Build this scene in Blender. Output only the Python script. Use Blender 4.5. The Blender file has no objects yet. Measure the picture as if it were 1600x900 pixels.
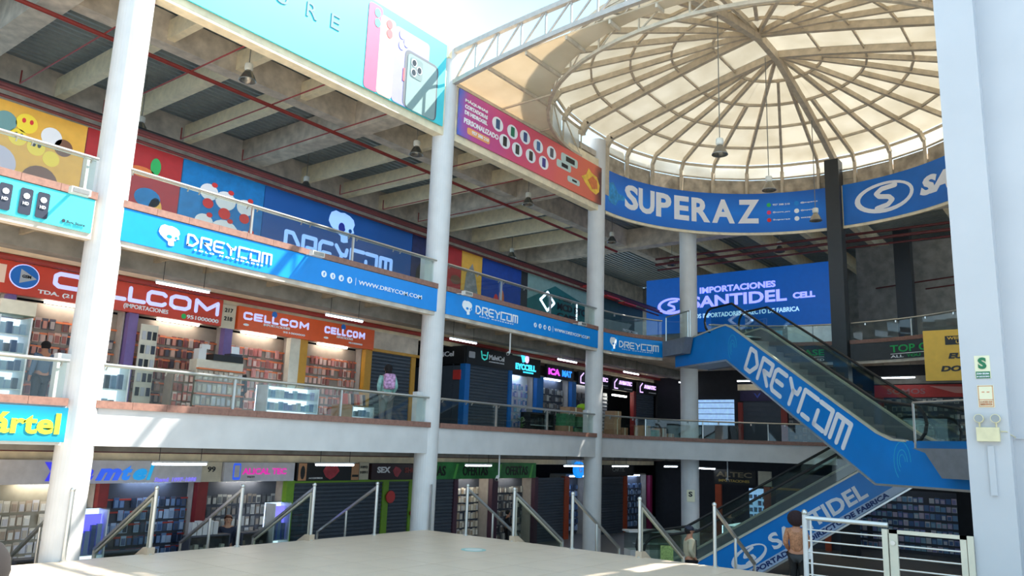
import bpy, bmesh, math, random
from mathutils import Vector, Matrix
random.seed(7)
PI = math.pi
R = math.radians
S = bpy.context.scene
COL = S.collection

# ---------------------------------------------------------------- camera
CAMZ = 2.09
cam = bpy.data.cameras.new('camera'); cam.lens = 27.79; cam.sensor_width = 36; cam.clip_end = 400
camo = bpy.data.objects.new('camera', cam); COL.objects.link(camo); S.camera = camo
fw = 1235.0
Zc = Vector((221, -6155, fw)).normalized()
Xc = Vector((968, 283, fw)); Xc = (Xc - Zc * Xc.dot(Zc)).normalized()
Yc = Zc.cross(Xc)
right = Vector((Xc[0], Yc[0], Zc[0])); down = Vector((Xc[1], Yc[1], Zc[1])); fwd = Vector((Xc[2], Yc[2], Zc[2]))
camo.matrix_world = Matrix(((right.x, -down.x, -fwd.x, 0), (right.y, -down.y, -fwd.y, 0), (right.z, -down.z, -fwd.z, CAMZ), (0, 0, 0, 1)))

# ---------------------------------------------------------------- sky, sun, exposure
W = bpy.data.worlds.new('sky'); S.world = W; W.use_nodes = True
nt = W.node_tree; nt.nodes.clear()
out = nt.nodes.new('ShaderNodeOutputWorld'); bg = nt.nodes.new('ShaderNodeBackground')
tc = nt.nodes.new('ShaderNodeTexCoord'); no = nt.nodes.new('ShaderNodeTexNoise'); no.inputs['Scale'].default_value = 1.6; no.inputs['Detail'].default_value = 5
cr = nt.nodes.new('ShaderNodeValToRGB')
cr.color_ramp.elements[0].position = .38; cr.color_ramp.elements[0].color = (.42, .68, .92, 1)
cr.color_ramp.elements[1].position = .68; cr.color_ramp.elements[1].color = (.76, .88, .97, 1)
nt.links.new(tc.outputs['Generated'], no.inputs['Vector']); nt.links.new(no.outputs['Fac'], cr.inputs['Fac'])
nt.links.new(cr.outputs['Color'], bg.inputs['Color']); bg.inputs['Strength'].default_value = 1.0
nt.links.new(bg.outputs[0], out.inputs[0])
sun = bpy.data.lights.new('sun', 'SUN'); sun.energy = 8.5; sun.angle = R(.6); sun.color = (1, .95, .87)
suno = bpy.data.objects.new('sun', sun); COL.objects.link(suno)
suno.rotation_euler = Vector((-.68, .45, -1)).to_track_quat('-Z', 'Y').to_euler()
S.cycles.max_bounces = 12; S.cycles.diffuse_bounces = 7; S.cycles.transparent_max_bounces = 16
S.view_settings.view_transform = 'Standard'; S.view_settings.look = 'None'
S.view_settings.exposure = 0.95; S.view_settings.gamma = 1; S.view_settings.use_curve_mapping = False

# ---------------------------------------------------------------- helpers
def srgb(c):
    return tuple((x / 12.92 if x <= .04045 else ((x + .055) / 1.055) ** 2.4) for x in c)
MATS = {}
def mat(name, rgb, rough=.6, metal=0, noise=.06, scale=6, emit=0, spec=.5, bump=0):
    """rgb 0-255 sRGB"""
    if name in MATS: return MATS[name]
    m = bpy.data.materials.new(name); m.use_nodes = True; t = m.node_tree
    b = t.nodes['Principled BSDF']; c = srgb([x / 255 for x in rgb])
    b.inputs['Roughness'].default_value = rough; b.inputs['Metallic'].default_value = metal
    b.inputs['Specular IOR Level'].default_value = spec
    if noise:
        g = t.nodes.new('ShaderNodeTexCoord'); n = t.nodes.new('ShaderNodeTexNoise'); n.inputs['Scale'].default_value = scale; n.inputs['Detail'].default_value = 4
        r = t.nodes.new('ShaderNodeValToRGB')
        r.color_ramp.elements[0].position = .3; r.color_ramp.elements[1].position = .7
        r.color_ramp.elements[0].color = (*[x * (1 - noise * 2) for x in c], 1); r.color_ramp.elements[1].color = (*[min(1, x * (1 + noise)) for x in c], 1)
        t.links.new(g.outputs['Object'], n.inputs['Vector']); t.links.new(n.outputs['Fac'], r.inputs['Fac']); t.links.new(r.outputs['Color'], b.inputs['Base Color'])
        if bump:
            bp = t.nodes.new('ShaderNodeBump'); bp.inputs['Strength'].default_value = bump; bp.inputs['Distance'].default_value = .02
            t.links.new(n.outputs['Fac'], bp.inputs['Height']); t.links.new(bp.outputs[0], b.inputs['Normal'])
    else:
        b.inputs['Base Color'].default_value = (*c, 1)
    if emit:
        b.inputs['Emission Color'].default_value = (*c, 1); b.inputs['Emission Strength'].default_value = emit
    MATS[name] = m; return m
def glass_mat(name, tint, gloss=.1):
    m = bpy.data.materials.new(name); m.use_nodes = True; t = m.node_tree; t.nodes.clear()
    o = t.nodes.new('ShaderNodeOutputMaterial'); a = t.nodes.new('ShaderNodeBsdfTransparent'); a.inputs[0].default_value = (*tint, 1)
    g = t.nodes.new('ShaderNodeBsdfGlossy'); g.inputs['Roughness'].default_value = .03; mx = t.nodes.new('ShaderNodeMixShader')
    mx.inputs[0].default_value = gloss
    t.links.new(a.outputs[0], mx.inputs[1]); t.links.new(g.outputs[0], mx.inputs[2]); t.links.new(mx.outputs[0], o.inputs[0]); return m
def sheet_mat(name, rgb, trans=.55):
    m = bpy.data.materials.new(name); m.use_nodes = True; t = m.node_tree; t.nodes.clear(); c = srgb([x / 255 for x in rgb])
    o = t.nodes.new('ShaderNodeOutputMaterial'); a = t.nodes.new('ShaderNodeBsdfDiffuse'); b = t.nodes.new('ShaderNodeBsdfTranslucent'); mx = t.nodes.new('ShaderNodeMixShader')
    g = t.nodes.new('ShaderNodeTexCoord'); n = t.nodes.new('ShaderNodeTexNoise'); n.inputs['Scale'].default_value = .9; n.inputs['Detail'].default_value = 6
    r = t.nodes.new('ShaderNodeValToRGB'); r.color_ramp.elements[0].position = .3; r.color_ramp.elements[1].position = .65
    r.color_ramp.elements[0].color = (*[x * k for x, k in zip(c, (.86, .84, .8))], 1); r.color_ramp.elements[1].color = (*c, 1)
    t.links.new(g.outputs['Object'], n.inputs['Vector']); t.links.new(n.outputs['Fac'], r.inputs['Fac'])
    t.links.new(r.outputs[0], a.inputs[0]); t.links.new(r.outputs[0], b.inputs[0]); mx.inputs[0].default_value = trans
    t.links.new(a.outputs[0], mx.inputs[1]); t.links.new(b.outputs[0], mx.inputs[2]); t.links.new(mx.outputs[0], o.inputs[0]); return m

ORG = {}
class B:
    def __init__(s): s.v = []; s.f = []
    def add(s, vs, fs):
        n = len(s.v); s.v += [tuple(v) for v in vs]; s.f += [tuple(i + n for i in f) for f in fs]; return s
    def box(s, x0, x1, y0, y1, z0, z1):
        return s.add([(x0, y0, z0), (x1, y0, z0), (x1, y1, z0), (x0, y1, z0), (x0, y0, z1), (x1, y0, z1), (x1, y1, z1), (x0, y1, z1)],
                     [(3, 2, 1, 0), (4, 5, 6, 7), (0, 1, 5, 4), (1, 2, 6, 5), (2, 3, 7, 6), (3, 0, 4, 7)])
    def bar(s, p, q, w, h=None, up=(0, 0, 1)):
        p = Vector(p); q = Vector(q); h = h or w; d = (q - p).normalized(); u = Vector(up)
        if abs(d.dot(u)) > .99: u = Vector((1, 0, 0))
        r = d.cross(u).normalized(); u = r.cross(d)
        vs = [e + r * (a * w / 2) + u * (b * h / 2) for e in (p, q) for a, b in ((-1, -1), (1, -1), (1, 1), (-1, 1))]
        return s.add(vs, [(0, 1, 2, 3), (7, 6, 5, 4), (0, 4, 5, 1), (1, 5, 6, 2), (2, 6, 7, 3), (3, 7, 4, 0)])
    def tube(s, p, q, r, n=10, r2=None):
        p = Vector(p); q = Vector(q); r2 = r if r2 is None else r2; d = (q - p).normalized()
        a = d.orthogonal().normalized(); b = d.cross(a); vs = []
        for e, rr in ((p, r), (q, r2)):
            vs += [e + (a * math.cos(2 * PI * i / n) + b * math.sin(2 * PI * i / n)) * rr for i in range(n)]
        return s.add(vs, [(i, (i + 1) % n, n + (i + 1) % n, n + i) for i in range(n)] + [tuple(range(n))[::-1], tuple(range(n, 2 * n))])
    def path(s, pts, r, n=8):
        for a, b in zip(pts, pts[1:]): s.tube(a, b, r, n)
        return s
    def prism(s, pts, off):
        n = len(pts); o = Vector(off); vs = [Vector(p) for p in pts] + [Vector(p) + o for p in pts]
        return s.add(vs, [tuple(range(n))[::-1], tuple(range(n, 2 * n))] + [(i, (i + 1) % n, n + (i + 1) % n, n + i) for i in range(n)])
    def lathe(s, prof, c=(0, 0, 0), n=20):
        vs = []; k = len(prof)
        for i in range(n):
            a = 2 * PI * i / n
            vs += [(c[0] + r * math.cos(a), c[1] + r * math.sin(a), c[2] + z) for r, z in prof]
        fs = [(i * k + j, ((i + 1) % n) * k + j, ((i + 1) % n) * k + j + 1, i * k + j + 1) for i in range(n) for j in range(k - 1)]
        return s.add(vs, fs)
    def ball(s, c, rx, ry=None, rz=None, n=12):
        ry = ry or rx; rz = rz or rx; prof = [(math.sin(PI * i / 8), -math.cos(PI * i / 8)) for i in range(9)]
        vs = []; k = 9
        for i in range(n):
            a = 2 * PI * i / n
            vs += [(c[0] + r * rx * math.cos(a), c[1] + r * ry * math.sin(a), c[2] + z * rz) for r, z in prof]
        return s.add(vs, [(i * k + j, ((i + 1) % n) * k + j, ((i + 1) % n) * k + j + 1, i * k + j + 1) for i in range(n) for j in range(k - 1)])
    def build(s, name, m, parent=None, smooth=False, recalc=True):
        o = Vector((0, 0, 0))
        if parent is None:
            xs, ys, zs = zip(*s.v); o = Vector(((min(xs) + max(xs)) / 2, (min(ys) + max(ys)) / 2, min(zs)))
        else: o = ORG[parent]
        me = bpy.data.meshes.new(name); me.from_pydata([Vector(v) - o for v in s.v], [], s.f)
        if recalc:
            bm = bmesh.new(); bm.from_mesh(me); bmesh.ops.recalc_face_normals(bm, faces=bm.faces); bm.to_mesh(me); bm.free()
        for x in (m if isinstance(m, (list, tuple)) else [m]): me.materials.append(x)
        if smooth:
            for p in me.polygons: p.use_smooth = True
        ob = bpy.data.objects.new(name, me); COL.objects.link(ob)
        if parent is None: ob.location = o
        else: ob.parent = parent
        ORG[ob] = o.copy(); return ob
def tag(o, label=None, cat=None, group=None, kind=None):
    if label: o['label'] = label
    if cat: o['category'] = cat
    if group: o['group'] = group
    if kind: o['kind'] = kind
    return o
def thing(name, label, cat, loc=(0, 0, 0), group=None):
    o = bpy.data.objects.new(name, None); COL.objects.link(o); o.location = loc; o.empty_display_size = .1
    ORG[o] = Vector(loc); return tag(o, label, cat, group)
def struct(name, bld, m, parent=None, **k):
    o = bld.build(name, m, parent, **k)
    if parent is None: o['kind'] = 'structure'
    return o
def inst(src, loc=None, parent=None, rot=None):
    c = src.copy(); COL.objects.link(c)
    if parent is not None: c.parent = parent
    if loc is not None: c.location = loc
    if rot is not None: c.rotation_euler = rot
    return c
def copy_tree(o, parent=None, kids=None):
    c = o.copy(); COL.objects.link(c)
    if parent is not None: c.parent = parent
    for ch in list(KIDS.get(o, o.children)): copy_tree(ch, c)
    return c
KIDS = {}
def freeze(o):
    KIDS[o] = list(o.children)
    for c in KIDS[o]: freeze(c)

# surface maps: (u right, v up, w towards the viewer) -> world
def mY(x0, z0, y, s=1): return lambda u, v, w: Vector((x0 + u, y - w, z0 + v))
def mX(y0, z0, x): return lambda u, v, w: Vector((x - w, y0 - u, z0 + v))
CX, CY, RC = 23.1, 7.75, 6.25
def mC(a0, z0, r=RC - .03):
    def f(u, v, w):
        a = R(a0) - u / r; return Vector((CX + (r - w) * math.cos(a), CY + (r - w) * math.sin(a), z0 + v))
    return f
def mP(o, r, u_, n):
    o = Vector(o); r = Vector(r); u_ = Vector(u_); n = Vector(n)
    return lambda u, v, w: o + r * u + u_ * v + n * w
TXT = {}
def text_geo(s, bold=0, shear=0, sp=1):
    k = (s, bold, shear, sp)
    if k in TXT: return TXT[k]
    c = bpy.data.curves.new('t', 'FONT'); c.body = s; c.extrude = .02; c.offset = bold; c.shear = shear; c.space_character = sp; c.resolution_u = 3
    ob = bpy.data.objects.new('t', c); COL.objects.link(ob); bpy.context.view_layer.update()
    me = bpy.data.meshes.new_from_object(ob.evaluated_get(bpy.context.evaluated_depsgraph_get()))
    vs = [v.co.copy() for v in me.vertices]; fs = [tuple(p.vertices) for p in me.polygons]
    COL.objects.unlink(ob); bpy.data.objects.remove(ob); bpy.data.meshes.remove(me)
    x0 = min(v.x for v in vs); x1 = max(v.x for v in vs); y0 = min(v.y for v in vs); y1 = max(v.y for v in vs)
    vs = [((v.x - x0) / (x1 - x0), (v.y - y0) / (y1 - y0), (v.z + .02) / .04) for v in vs]
    TXT[k] = (vs, fs); return TXT[k]
def text(s, f, u, v, w, h, m, parent, name='lettering', d=.012, z=.004, bold=.02, shear=0, sp=1, label=None):
    vs, fs = text_geo(s, bold, shear, sp); b = B()
    if h >= .19 and len(s) > 1:
        par = list(range(len(vs)))
        def fd(i):
            while par[i] != i: par[i] = par[par[i]]; i = par[i]
            return i
        for q in fs:
            for k in q[1:]: par[fd(k)] = fd(q[0])
        isl = {}
        for q in fs: isl.setdefault(fd(q[0]), []).append(q)
        for k, (root, qs) in enumerate(sorted(isl.items(), key=lambda e: min(vs[i][0] for q in e[1] for i in q))):
            ids = sorted({i for q in qs for i in q}); mp = {i: j for j, i in enumerate(ids)}
            o = B().add([f(u + vs[i][0] * w, v + vs[i][1] * h, z + vs[i][2] * d) for i in ids], [tuple(mp[i] for i in q) for q in qs]).build('letter', m, parent, recalc=False)
        return o
    b.add([f(u + a * w, v + c * h, z + e * d) for a, c, e in vs], fs)
    o = b.build(name, m, parent, recalc=False)
    if label: o['label'] = label
    return o
def shape(f, pts, m, parent, name='print', z=.002, d=.006, label=None):
    b = B(); n = len(pts)
    b.add([f(p[0], p[1], z) for p in pts] + [f(p[0], p[1], z + d) for p in pts], [tuple(range(n, 2 * n))] + [(i, (i + 1) % n, n + (i + 1) % n, n + i) for i in range(n)])
    o = b.build(name, m, parent)
    if label: o['label'] = label
    return o
def ell(cx, cz, rx, rz=None, n=20, a0=0, a1=360):
    rz = rz or rx; return [(cx + rx * math.cos(R(a0 + (a1 - a0) * i / n)), cz + rz * math.sin(R(a0 + (a1 - a0) * i / n))) for i in range(n)]
def rect(a, b, c, d): return [(a, c), (b, c), (b, d), (a, d)]
def rrect(a, b, c, d, r):
    p = []
    for (x, y, s) in ((b - r, d - r, 0), (a + r, d - r, 90), (a + r, c + r, 180), (b - r, c + r, 270)):
        p += [(x + r * math.cos(R(s + k * 30)), y + r * math.sin(R(s + k * 30))) for k in range(4)]
    return p
def strokes(lines, f, m, parent, t, name='lettering', z=.003, d=.012):
    b = B()
    for L in lines:
        for p, q in zip(L, L[1:]):
            dx, dy = q[0] - p[0], q[1] - p[1]; l = math.hypot(dx, dy) or 1; nx, ny = -dy / l * t / 2, dx / l * t / 2
            k = max(1, int(l / .5))
            for i in range(k):
                a = (p[0] + dx * i / k, p[1] + dy * i / k); c = (p[0] + dx * (i + 1) / k, p[1] + dy * (i + 1) / k)
                q4 = [(a[0] - nx, a[1] - ny), (c[0] - nx, c[1] - ny), (c[0] + nx, c[1] + ny), (a[0] + nx, a[1] + ny)]
                b.add([f(*e, z) for e in q4] + [f(*e, z + d) for e in q4], [(4, 5, 6, 7), (0, 1, 5, 4), (1, 2, 6, 5), (2, 3, 7, 6), (3, 0, 4, 7)])
        for p in L:
            e8 = [(p[0] + t / 2 * math.cos(k * PI / 4), p[1] + t / 2 * math.sin(k * PI / 4)) for k in range(8)]
            b.add([f(*e, z) for e in e8] + [f(*e, z + d * 1.02) for e in e8], [tuple(range(8, 16))] + [(i, (i + 1) % 8, 8 + (i + 1) % 8, 8 + i) for i in range(8)])
    return b.build(name, m, parent)
GL = {'C': [[(1, .85), (.85, 1), (.15, 1), (0, .8), (0, .2), (.15, 0), (.85, 0), (1, .15)]], 'E': [[(1, 1), (0, 1), (0, 0), (1, 0)], [(0, .5), (.9, .5)]], 'L': [[(0, 1), (0, 0), (1, 0)]], 'O': [[(.2, 0), (0, .2), (0, .8), (.2, 1), (.8, 1), (1, .8), (1, .2), (.8, 0), (.2, 0)]], 'M': [[(0, 0), (0, 1), (.5, .3), (1, 1), (1, 0)]]}
def wide(ch, f, u, v, w, h, m, parent, t, name='letter'): return strokes([[(u + t / 2 + x * (w - t), v + t / 2 + y * (h - t)) for x, y in l] for l in GL[ch]], f, m, parent, t, name)
LOGO = [[(0, 0), (0, 1), (.45, 1), (.85, .55), (.85, .42), (.45, 0), (0, 0)],
        [(0, 0), (0, 1), (.85, 1), (.85, .5), (.3, .5)], [(.3, .5), (.85, 0)],
        [(.85, 1), (.15, 1), (0, .85), (0, .15), (.15, 0), (.85, 0)], [(.25, .5), (.75, .5)],
        [(0, 1), (.4, .62), (.75, .62), (.82, .9)], [(.42, .65), (.42, 0)],
        [(0, 0), (0, 1), (.95, 1)], [(.28, 0), (.75, 0)],
        [(0, 0), (.65, 0)], [(0, 1), (.85, 1), (.85, 0)], [(0, .6), (0, 0)],
        [(0, 0), (0, 1), (.9, 1), (.9, 0)], [(.45, 1), (.45, 0)]]
LIDX = [0, 1, 1, 2, 2, 3, 3, 4, 4, 5, 5, 5, 6, 6]
def dreycom(f, u, v, w, h, m, parent, t=.2):
    s = w / 7.9; L = []
    for l, k in zip(LOGO, LIDX): L.append([(u + (k * 1.16 + x) * s, v + y * h) for x, y in l])
    for k in range(7): strokes([l for l, q in zip(L, LIDX) if q == k], f, m, parent, t * h, 'letter')
def skull(f, u, v, w, h, m, me, parent):
    pts = [(.05, .75), (.1, .9), (.25, 1), (.42, .97), (.55, 1), (.75, .95), (.9, .85), (.95, .7), (.9, .55), (.95, .42), (.8, .36), (.82, .3), (.72, .28), (.75, .05), (.6, 0), (.5, .02), (.48, .2), (.3, .3), (.12, .45), (.03, .6)]
    o = shape(f, [(u + a * w, v + b * h) for a, b in pts], m, parent, 'skull_emblem')
    shape(f, ell(u + .5 * w, v + .45 * h, .12 * w, .09 * h, 12), me, parent, 'eye_socket', z=.009)
    shape(f, ell(u + .8 * w, v + .45 * h, .06 * w, .07 * h, 10), me, parent, 'eye_socket', z=.009); return o

# ---------------------------------------------------------------- materials
white = mat('white_paint', (206, 205, 203), .55, noise=.04, scale=2)
white2 = mat('white_pillar_paint', (190, 192, 196), .6, noise=.02, scale=1)
conc = mat('concrete', (208, 196, 180), .9, noise=.15, scale=3, bump=.2)
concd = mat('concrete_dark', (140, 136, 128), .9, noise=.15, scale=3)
cream = mat('cream_paint_steel', (238, 222, 188), .7, noise=.08, scale=4)
deck = mat('galvanised_deck', (150, 160, 162), .5, .1, noise=.06)
floorm = mat('beige_floor_tile', (216, 198, 176), .42, noise=.04, scale=1.2)
floord = mat('grey_floor', (120, 118, 114), .4)
capm = mat('brown_stone', (142, 104, 90), .5, noise=.12, scale=14)
steel = mat('brushed_steel', (205, 205, 200), .28, .85, noise=.03)
redp = mat('red_pipe', (150, 52, 46), .5, noise=.08)
redd = mat('dark_red_pipe', (96, 40, 40), .5, noise=.08)
blackm = mat('black_sheet', (24, 25, 28), .5, noise=.05)
darksteel = mat('black_column_steel', (42, 46, 50), .45, noise=.05)
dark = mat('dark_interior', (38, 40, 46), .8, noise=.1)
rib = mat('beige_rib_paint', (196, 182, 160), .6, noise=.1, scale=5)
rubber = mat('black_rubber', (22, 22, 22), .6, noise=0)
shut = mat('grey_shutter', (74, 82, 92), .5, .2, noise=.05)
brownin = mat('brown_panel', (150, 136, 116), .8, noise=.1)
wh = mat('white_print', (240, 243, 246), .5, noise=0)
whl = mat('white_letter', (232, 232, 236), .5, noise=0)
blk = mat('black_print', (20, 22, 24), .5, noise=0)
cyan = mat('cyan_blue_vinyl', (0, 138, 222), .35, noise=.02)
blue2 = mat('deep_blue_vinyl', (0, 106, 196), .35, noise=.06, scale=1.5)
aqua = mat('aqua_vinyl', (70, 205, 215), .4, noise=.04, scale=1)
glass = glass_mat('clear_glass', (.90, .94, .92), .045)
glassd = glass_mat('green_tinted_glass', (.80, .87, .84), .06)
lampm = mat('white_tube_glow', (235, 245, 255), .5, noise=0, emit=7)
cardb = mat('cardboard', (170, 128, 92), .8, noise=.1)
dome_sheet = sheet_mat('beige_translucent_sheet', (218, 213, 202), .55)
white_sheet = sheet_mat('white_translucent_sheet', (240, 240, 236), .5)

F1, F2, F3 = -1.18, 2.37, 5.92
DECKZ = 12.2
YF = 14.0            # facade plane
YS = 16.8            # shop front plane
colx = (6.37, 15.0, 23.05)

def arcpts(r, a0, a1, n): return [(CX + r * math.cos(R(a0 + (a1 - a0) * i / n)), CY + r * math.sin(R(a0 + (a1 - a0) * i / n))) for i in range(n + 1)]
def slab_poly(r=RC + .12, y0=1.4, y1=YF + .1):
    return [(-2, 30.5), (44, 30.5), (44, -8), (15.6, -8), (15.6, y0), (CX, y0)] + arcpts(r, -90, 90, 36) + [(CX, y1), (-2, y1)]
# ---------------------------------------------------------------- floors
struct('floor', B().prism([(x, y, F1 - .15) for x, y in ((-8, 30.5), (44, 30.5), (44, -8), (-8, -8))], (0, 0, .15)), floord)
struct('floor', B().prism([(x, y, F2 - .3) for x, y in slab_poly()], (0, 0, .3)), conc)
struct('floor', B().prism([(x, y, F3 - .3) for x, y in slab_poly()], (0, 0, .3)), conc)
struct('ceiling', B().prism([(x, y, DECKZ + .12) for x, y in slab_poly(RC + .5)], (0, 0, .2)), conc)
# corrugated deck under the roof slab
b = B(); y = YF + .2; prof = []
while y < 30.4:
    prof += [(y, DECKZ + .1), (y + .10, DECKZ + .1), (y + .13, DECKZ + .03), (y + .22, DECKZ + .03)]; y += .25
for (x0, x1) in ((-2, 44),):
    n0 = len(b.v)
    for (yy, zz) in prof: b.v += [(x0, yy, zz), (x1, yy, zz)]
    for i in range(len(prof) - 1): b.f.append((n0 + 2 * i, n0 + 2 * i + 1, n0 + 2 * i + 3, n0 + 2 * i + 2))
struct('ceiling', b, deck, recalc=False)
b = B(); x = 29.6; prof = []
while x < 44:
    prof += [(x, DECKZ + .08), (x + .10, DECKZ + .08), (x + .13, DECKZ + .01), (x + .22, DECKZ + .01)]; x += .25
for xx, zz in prof: b.v += [(xx, -6, zz), (xx, YF + .2, zz)]
for i in range(len(prof) - 1): b.f.append((2 * i, 2 * i + 1, 2 * i + 3, 2 * i + 2))
struct('ceiling', b, deck, recalc=False)
# back walls
struct('wall_back', B().box(-2, 44, 23.9, 24.1, F1, F3), conc)
struct('wall_far', B().box(43.8, 44, -8, 24, F1, DECKZ), concd)
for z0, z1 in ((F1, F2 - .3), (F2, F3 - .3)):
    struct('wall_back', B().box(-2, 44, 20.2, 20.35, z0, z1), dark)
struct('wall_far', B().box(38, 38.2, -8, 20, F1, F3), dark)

# raised plaza with tiles and stairs
pl = struct('floor', B().box(-7, 14.88, -9, 13.98, F1, -.03), conc)
tile_me = None
T = 1.0
for i in range(22):
    for j in range(23):
        x0 = 14.9 - (i + 1) * T; y0 = 14.0 - (j + 1) * T
        if x0 * .775 + y0 * .6 < .5 or x0 < -6: continue
        if tile_me is None:
            tile_me = B().box(x0 + .004, x0 + T - .004, y0 + .004, y0 + T - .004, -.03, 0).build('tile', floorm, pl); t0 = (x0, y0)
        else: inst(tile_me, (x0 - t0[0], y0 - t0[1], 0), pl)
disc = B().tube((12.95, 10.8, 0), (12.95, 10.8, .004), .26, 28).build('floor_sticker', mat('pale_teal_print', (150, 200, 195), .5), None)
tag(disc, 'round pale teal sticker on the beige plaza floor', 'sticker')
shape(lambda u, v, w: Vector((12.95 + u, 10.8 + v, .004 + w)), ell(0, 0, .18), mat('pale_print', (214, 224, 218), .5), disc, 'sticker_face', z=.0, d=.002)
disc.children[0].location = -ORG[disc] + ORG[disc]
st = thing('staircase', 'wide stair descending from plaza toward the shops on the left', 'stairs', (4, YF, F1))
st2 = thing('staircase', 'wide stair descending from plaza toward the rotunda', 'stairs', (14.9, 8, F1))
for k in range(6):
    z = -.169 * (k + 1)
    B().box(-6, 14.9 + .3 * (k + 1), YF + .3 * k, YF + .3 * (k + 1), F1, z).build('step', floorm, st)
    B().box(14.9 + .3 * k, 14.9 + .3 * (k + 1), 2.1, YF, F1, z).build('step', floorm, st2)

# ---------------------------------------------------------------- columns
for i, (x, lb) in enumerate(zip(colx, ('thick round white column at far left, brightest in sunlight', 'round white column at the plaza corner beneath the truss end', 'round white column where the straight facade meets the rotunda'))):
    top = (13.3, 12.95, 13.0)[i]
    c = thing('column', lb, 'column', (x, 14.22, F1), 'round facade columns')
    B().tube((x, 14.22, F1), (x, 14.22, top), .30, 32).build('shaft', white, c, smooth=False)
    if i == 1: B().box(x - .25, x + .1, 13.95, 14.4, 12.6, 12.95).build('bracket', cream, c)
    # boxed pilaster joining the column to the parapet
    for z0, z1 in ((F2, F2 + 1.0), (F3, F3 + .95)):
        B().box(x - .5, x - .25, 14.16, 14.32, z0, z1).build('pilaster', white, c)
c = thing('column', 'round white column behind the upper landing of the escalator', 'column', (27.9, 13.0, F1))
B().tube((27.9, 13.0, F1), (27.9, 13.0, 10.6), .33, 32).build('shaft', white, c)
sgm = mat('sign_cream', (226, 222, 190), .5, noise=0); grn = mat('sign_green', (20, 110, 70), .5, noise=0)
def column_face(z): 
    d = Vector((27.9, 13.0)).normalized()
    return mP((27.9 - d.x * .335 + d.y * .12, 13.0 - d.y * .335 - d.x * .12 + .24, z), (d.y, -d.x, 0), (0, 0, 1), (-d.x, -d.y, 0))
f = mP((27.9 - .28 - .06, 13.0 - .17 + .12, .45), (.45, -.9, 0), (0, 0, 1), (-.9, -.45, 0))
sg = thing('safety_sign', 'small S safety sign on the round rotunda column', 'sign', (27.6, 12.8, .45))
shape(f, rect(-.02, .26, -.1, .32), sgm, sg, 'plate', z=.02, d=.01); text('S', f, .04, .08, .14, .18, blk, sg, z=.03, bold=.04)
# dark square columns
c = tag(B().box(29.05, 29.6, 7.55, 8.05, F1, 12.95).build('steel_column', darksteel), 'tall black square column standing in front of the blue banners', 'column')
c = tag(B().box(34.2, 34.75, 6.3, 6.9, F3, 11.4).build('steel_column', darksteel), 'shorter black square column back on the top floor', 'column')

# white pillar and wall at the right
struct('wall_right', B().box(15.3, 15.6, -7, 1.5, F1, 15), white2)
struct('wall_right', B().box(14.9, 15.5, 1.48, 2.09, F1, 15), white2)
struct('trim_1', B().box(15.26, 15.3, -2, 1.45, 2.50, 2.52), white2)
P = mX(1.9, 0, 14.9)
sg = thing('safety_sign', 'green S safe zone sign on the white pillar', 'sign', (14.9, 1.78, 3.45))
shape(P, rect(.01, .23, 3.45, 3.82), sgm, sg, 'plate'); shape(P, rect(.02, .22, 3.45, 3.56), grn, sg, 'caption_band', z=.009)
text('S', P, .06, 3.6, .12, .19, grn, sg, z=.01, bold=.05); text('ZONA SEGURA', P, .03, 3.51, .18, .03, wh, sg, z=.016); text('EN CASOS DE SISMOS', P, .03, 3.465, .18, .025, wh, sg, z=.016)
sg = thing('notice_sign', 'small pale orange outlined notice below the green S sign', 'sign', (14.9, 1.76, 2.98))
ol = mat('orange_line', (206, 140, 100), .5, noise=0)
shape(P, rect(.02, .25, 2.98, 3.34), sgm, sg, 'plate')
for (a, b_, c_, d_) in ((.03, .24, 3.32, 3.33), (.03, .24, 3.1, 3.11), (.03, .04, 3.0, 3.33), (.23, .24, 3.0, 3.33), (.03, .24, 2.99, 3.0), (.08, .12, 3.22, 3.235), (.15, .19, 3.22, 3.235)): shape(P, rect(a, b_, c_, d_), ol, sg, 'printed_line', z=.009, d=.003)
text('LUCES DE', P, .05, 3.055, .17, .03, ol, sg, z=.009); text('EMERGENCIA', P, .05, 3.015, .17, .03, ol, sg, z=.009)
em = thing('emergency_light', 'cream emergency light box with two round lamps on the white pillar', 'emergency light', (14.9, 1.78, 2.44))
em_c = mat('aged_cream_plastic', (222, 212, 172), .5); grl = mat('grey_lamp_glass', (150, 150, 146), .2, .4)
B().box(14.8, 14.9, 1.61, 1.93, 2.44, 2.66).build('battery_box', em_c, em)
for yy in (1.88, 1.65):
    h = B().tube((14.87, yy, 2.8), (14.79, yy, 2.8), .07, 20).build('lamp_head', em_c, em)
    B().tube((14.79, yy, 2.8), (14.785, yy, 2.8), .06, 20).build('lens', grl, h)
    B().tube((14.85, yy, 2.66), (14.85, yy, 2.74), .012, 6).build('lamp_neck', em_c, em)
tag(B().box(14.86, 14.9, 1.71, 1.8, 1.6, 2.37).build('cable_trunking', white2), 'vertical white cable trunking below the emergency light', 'trunking')
tag(B().path([(14.88, 1.6, 2.6), (14.88, 1.52, 2.6), (15.0, 1.47, 2.55), (15.28, 1.44, 2.52)], .008, 6).build('cable', em_c), 'thin cable leading right from the emergency light box', 'cable')

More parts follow.
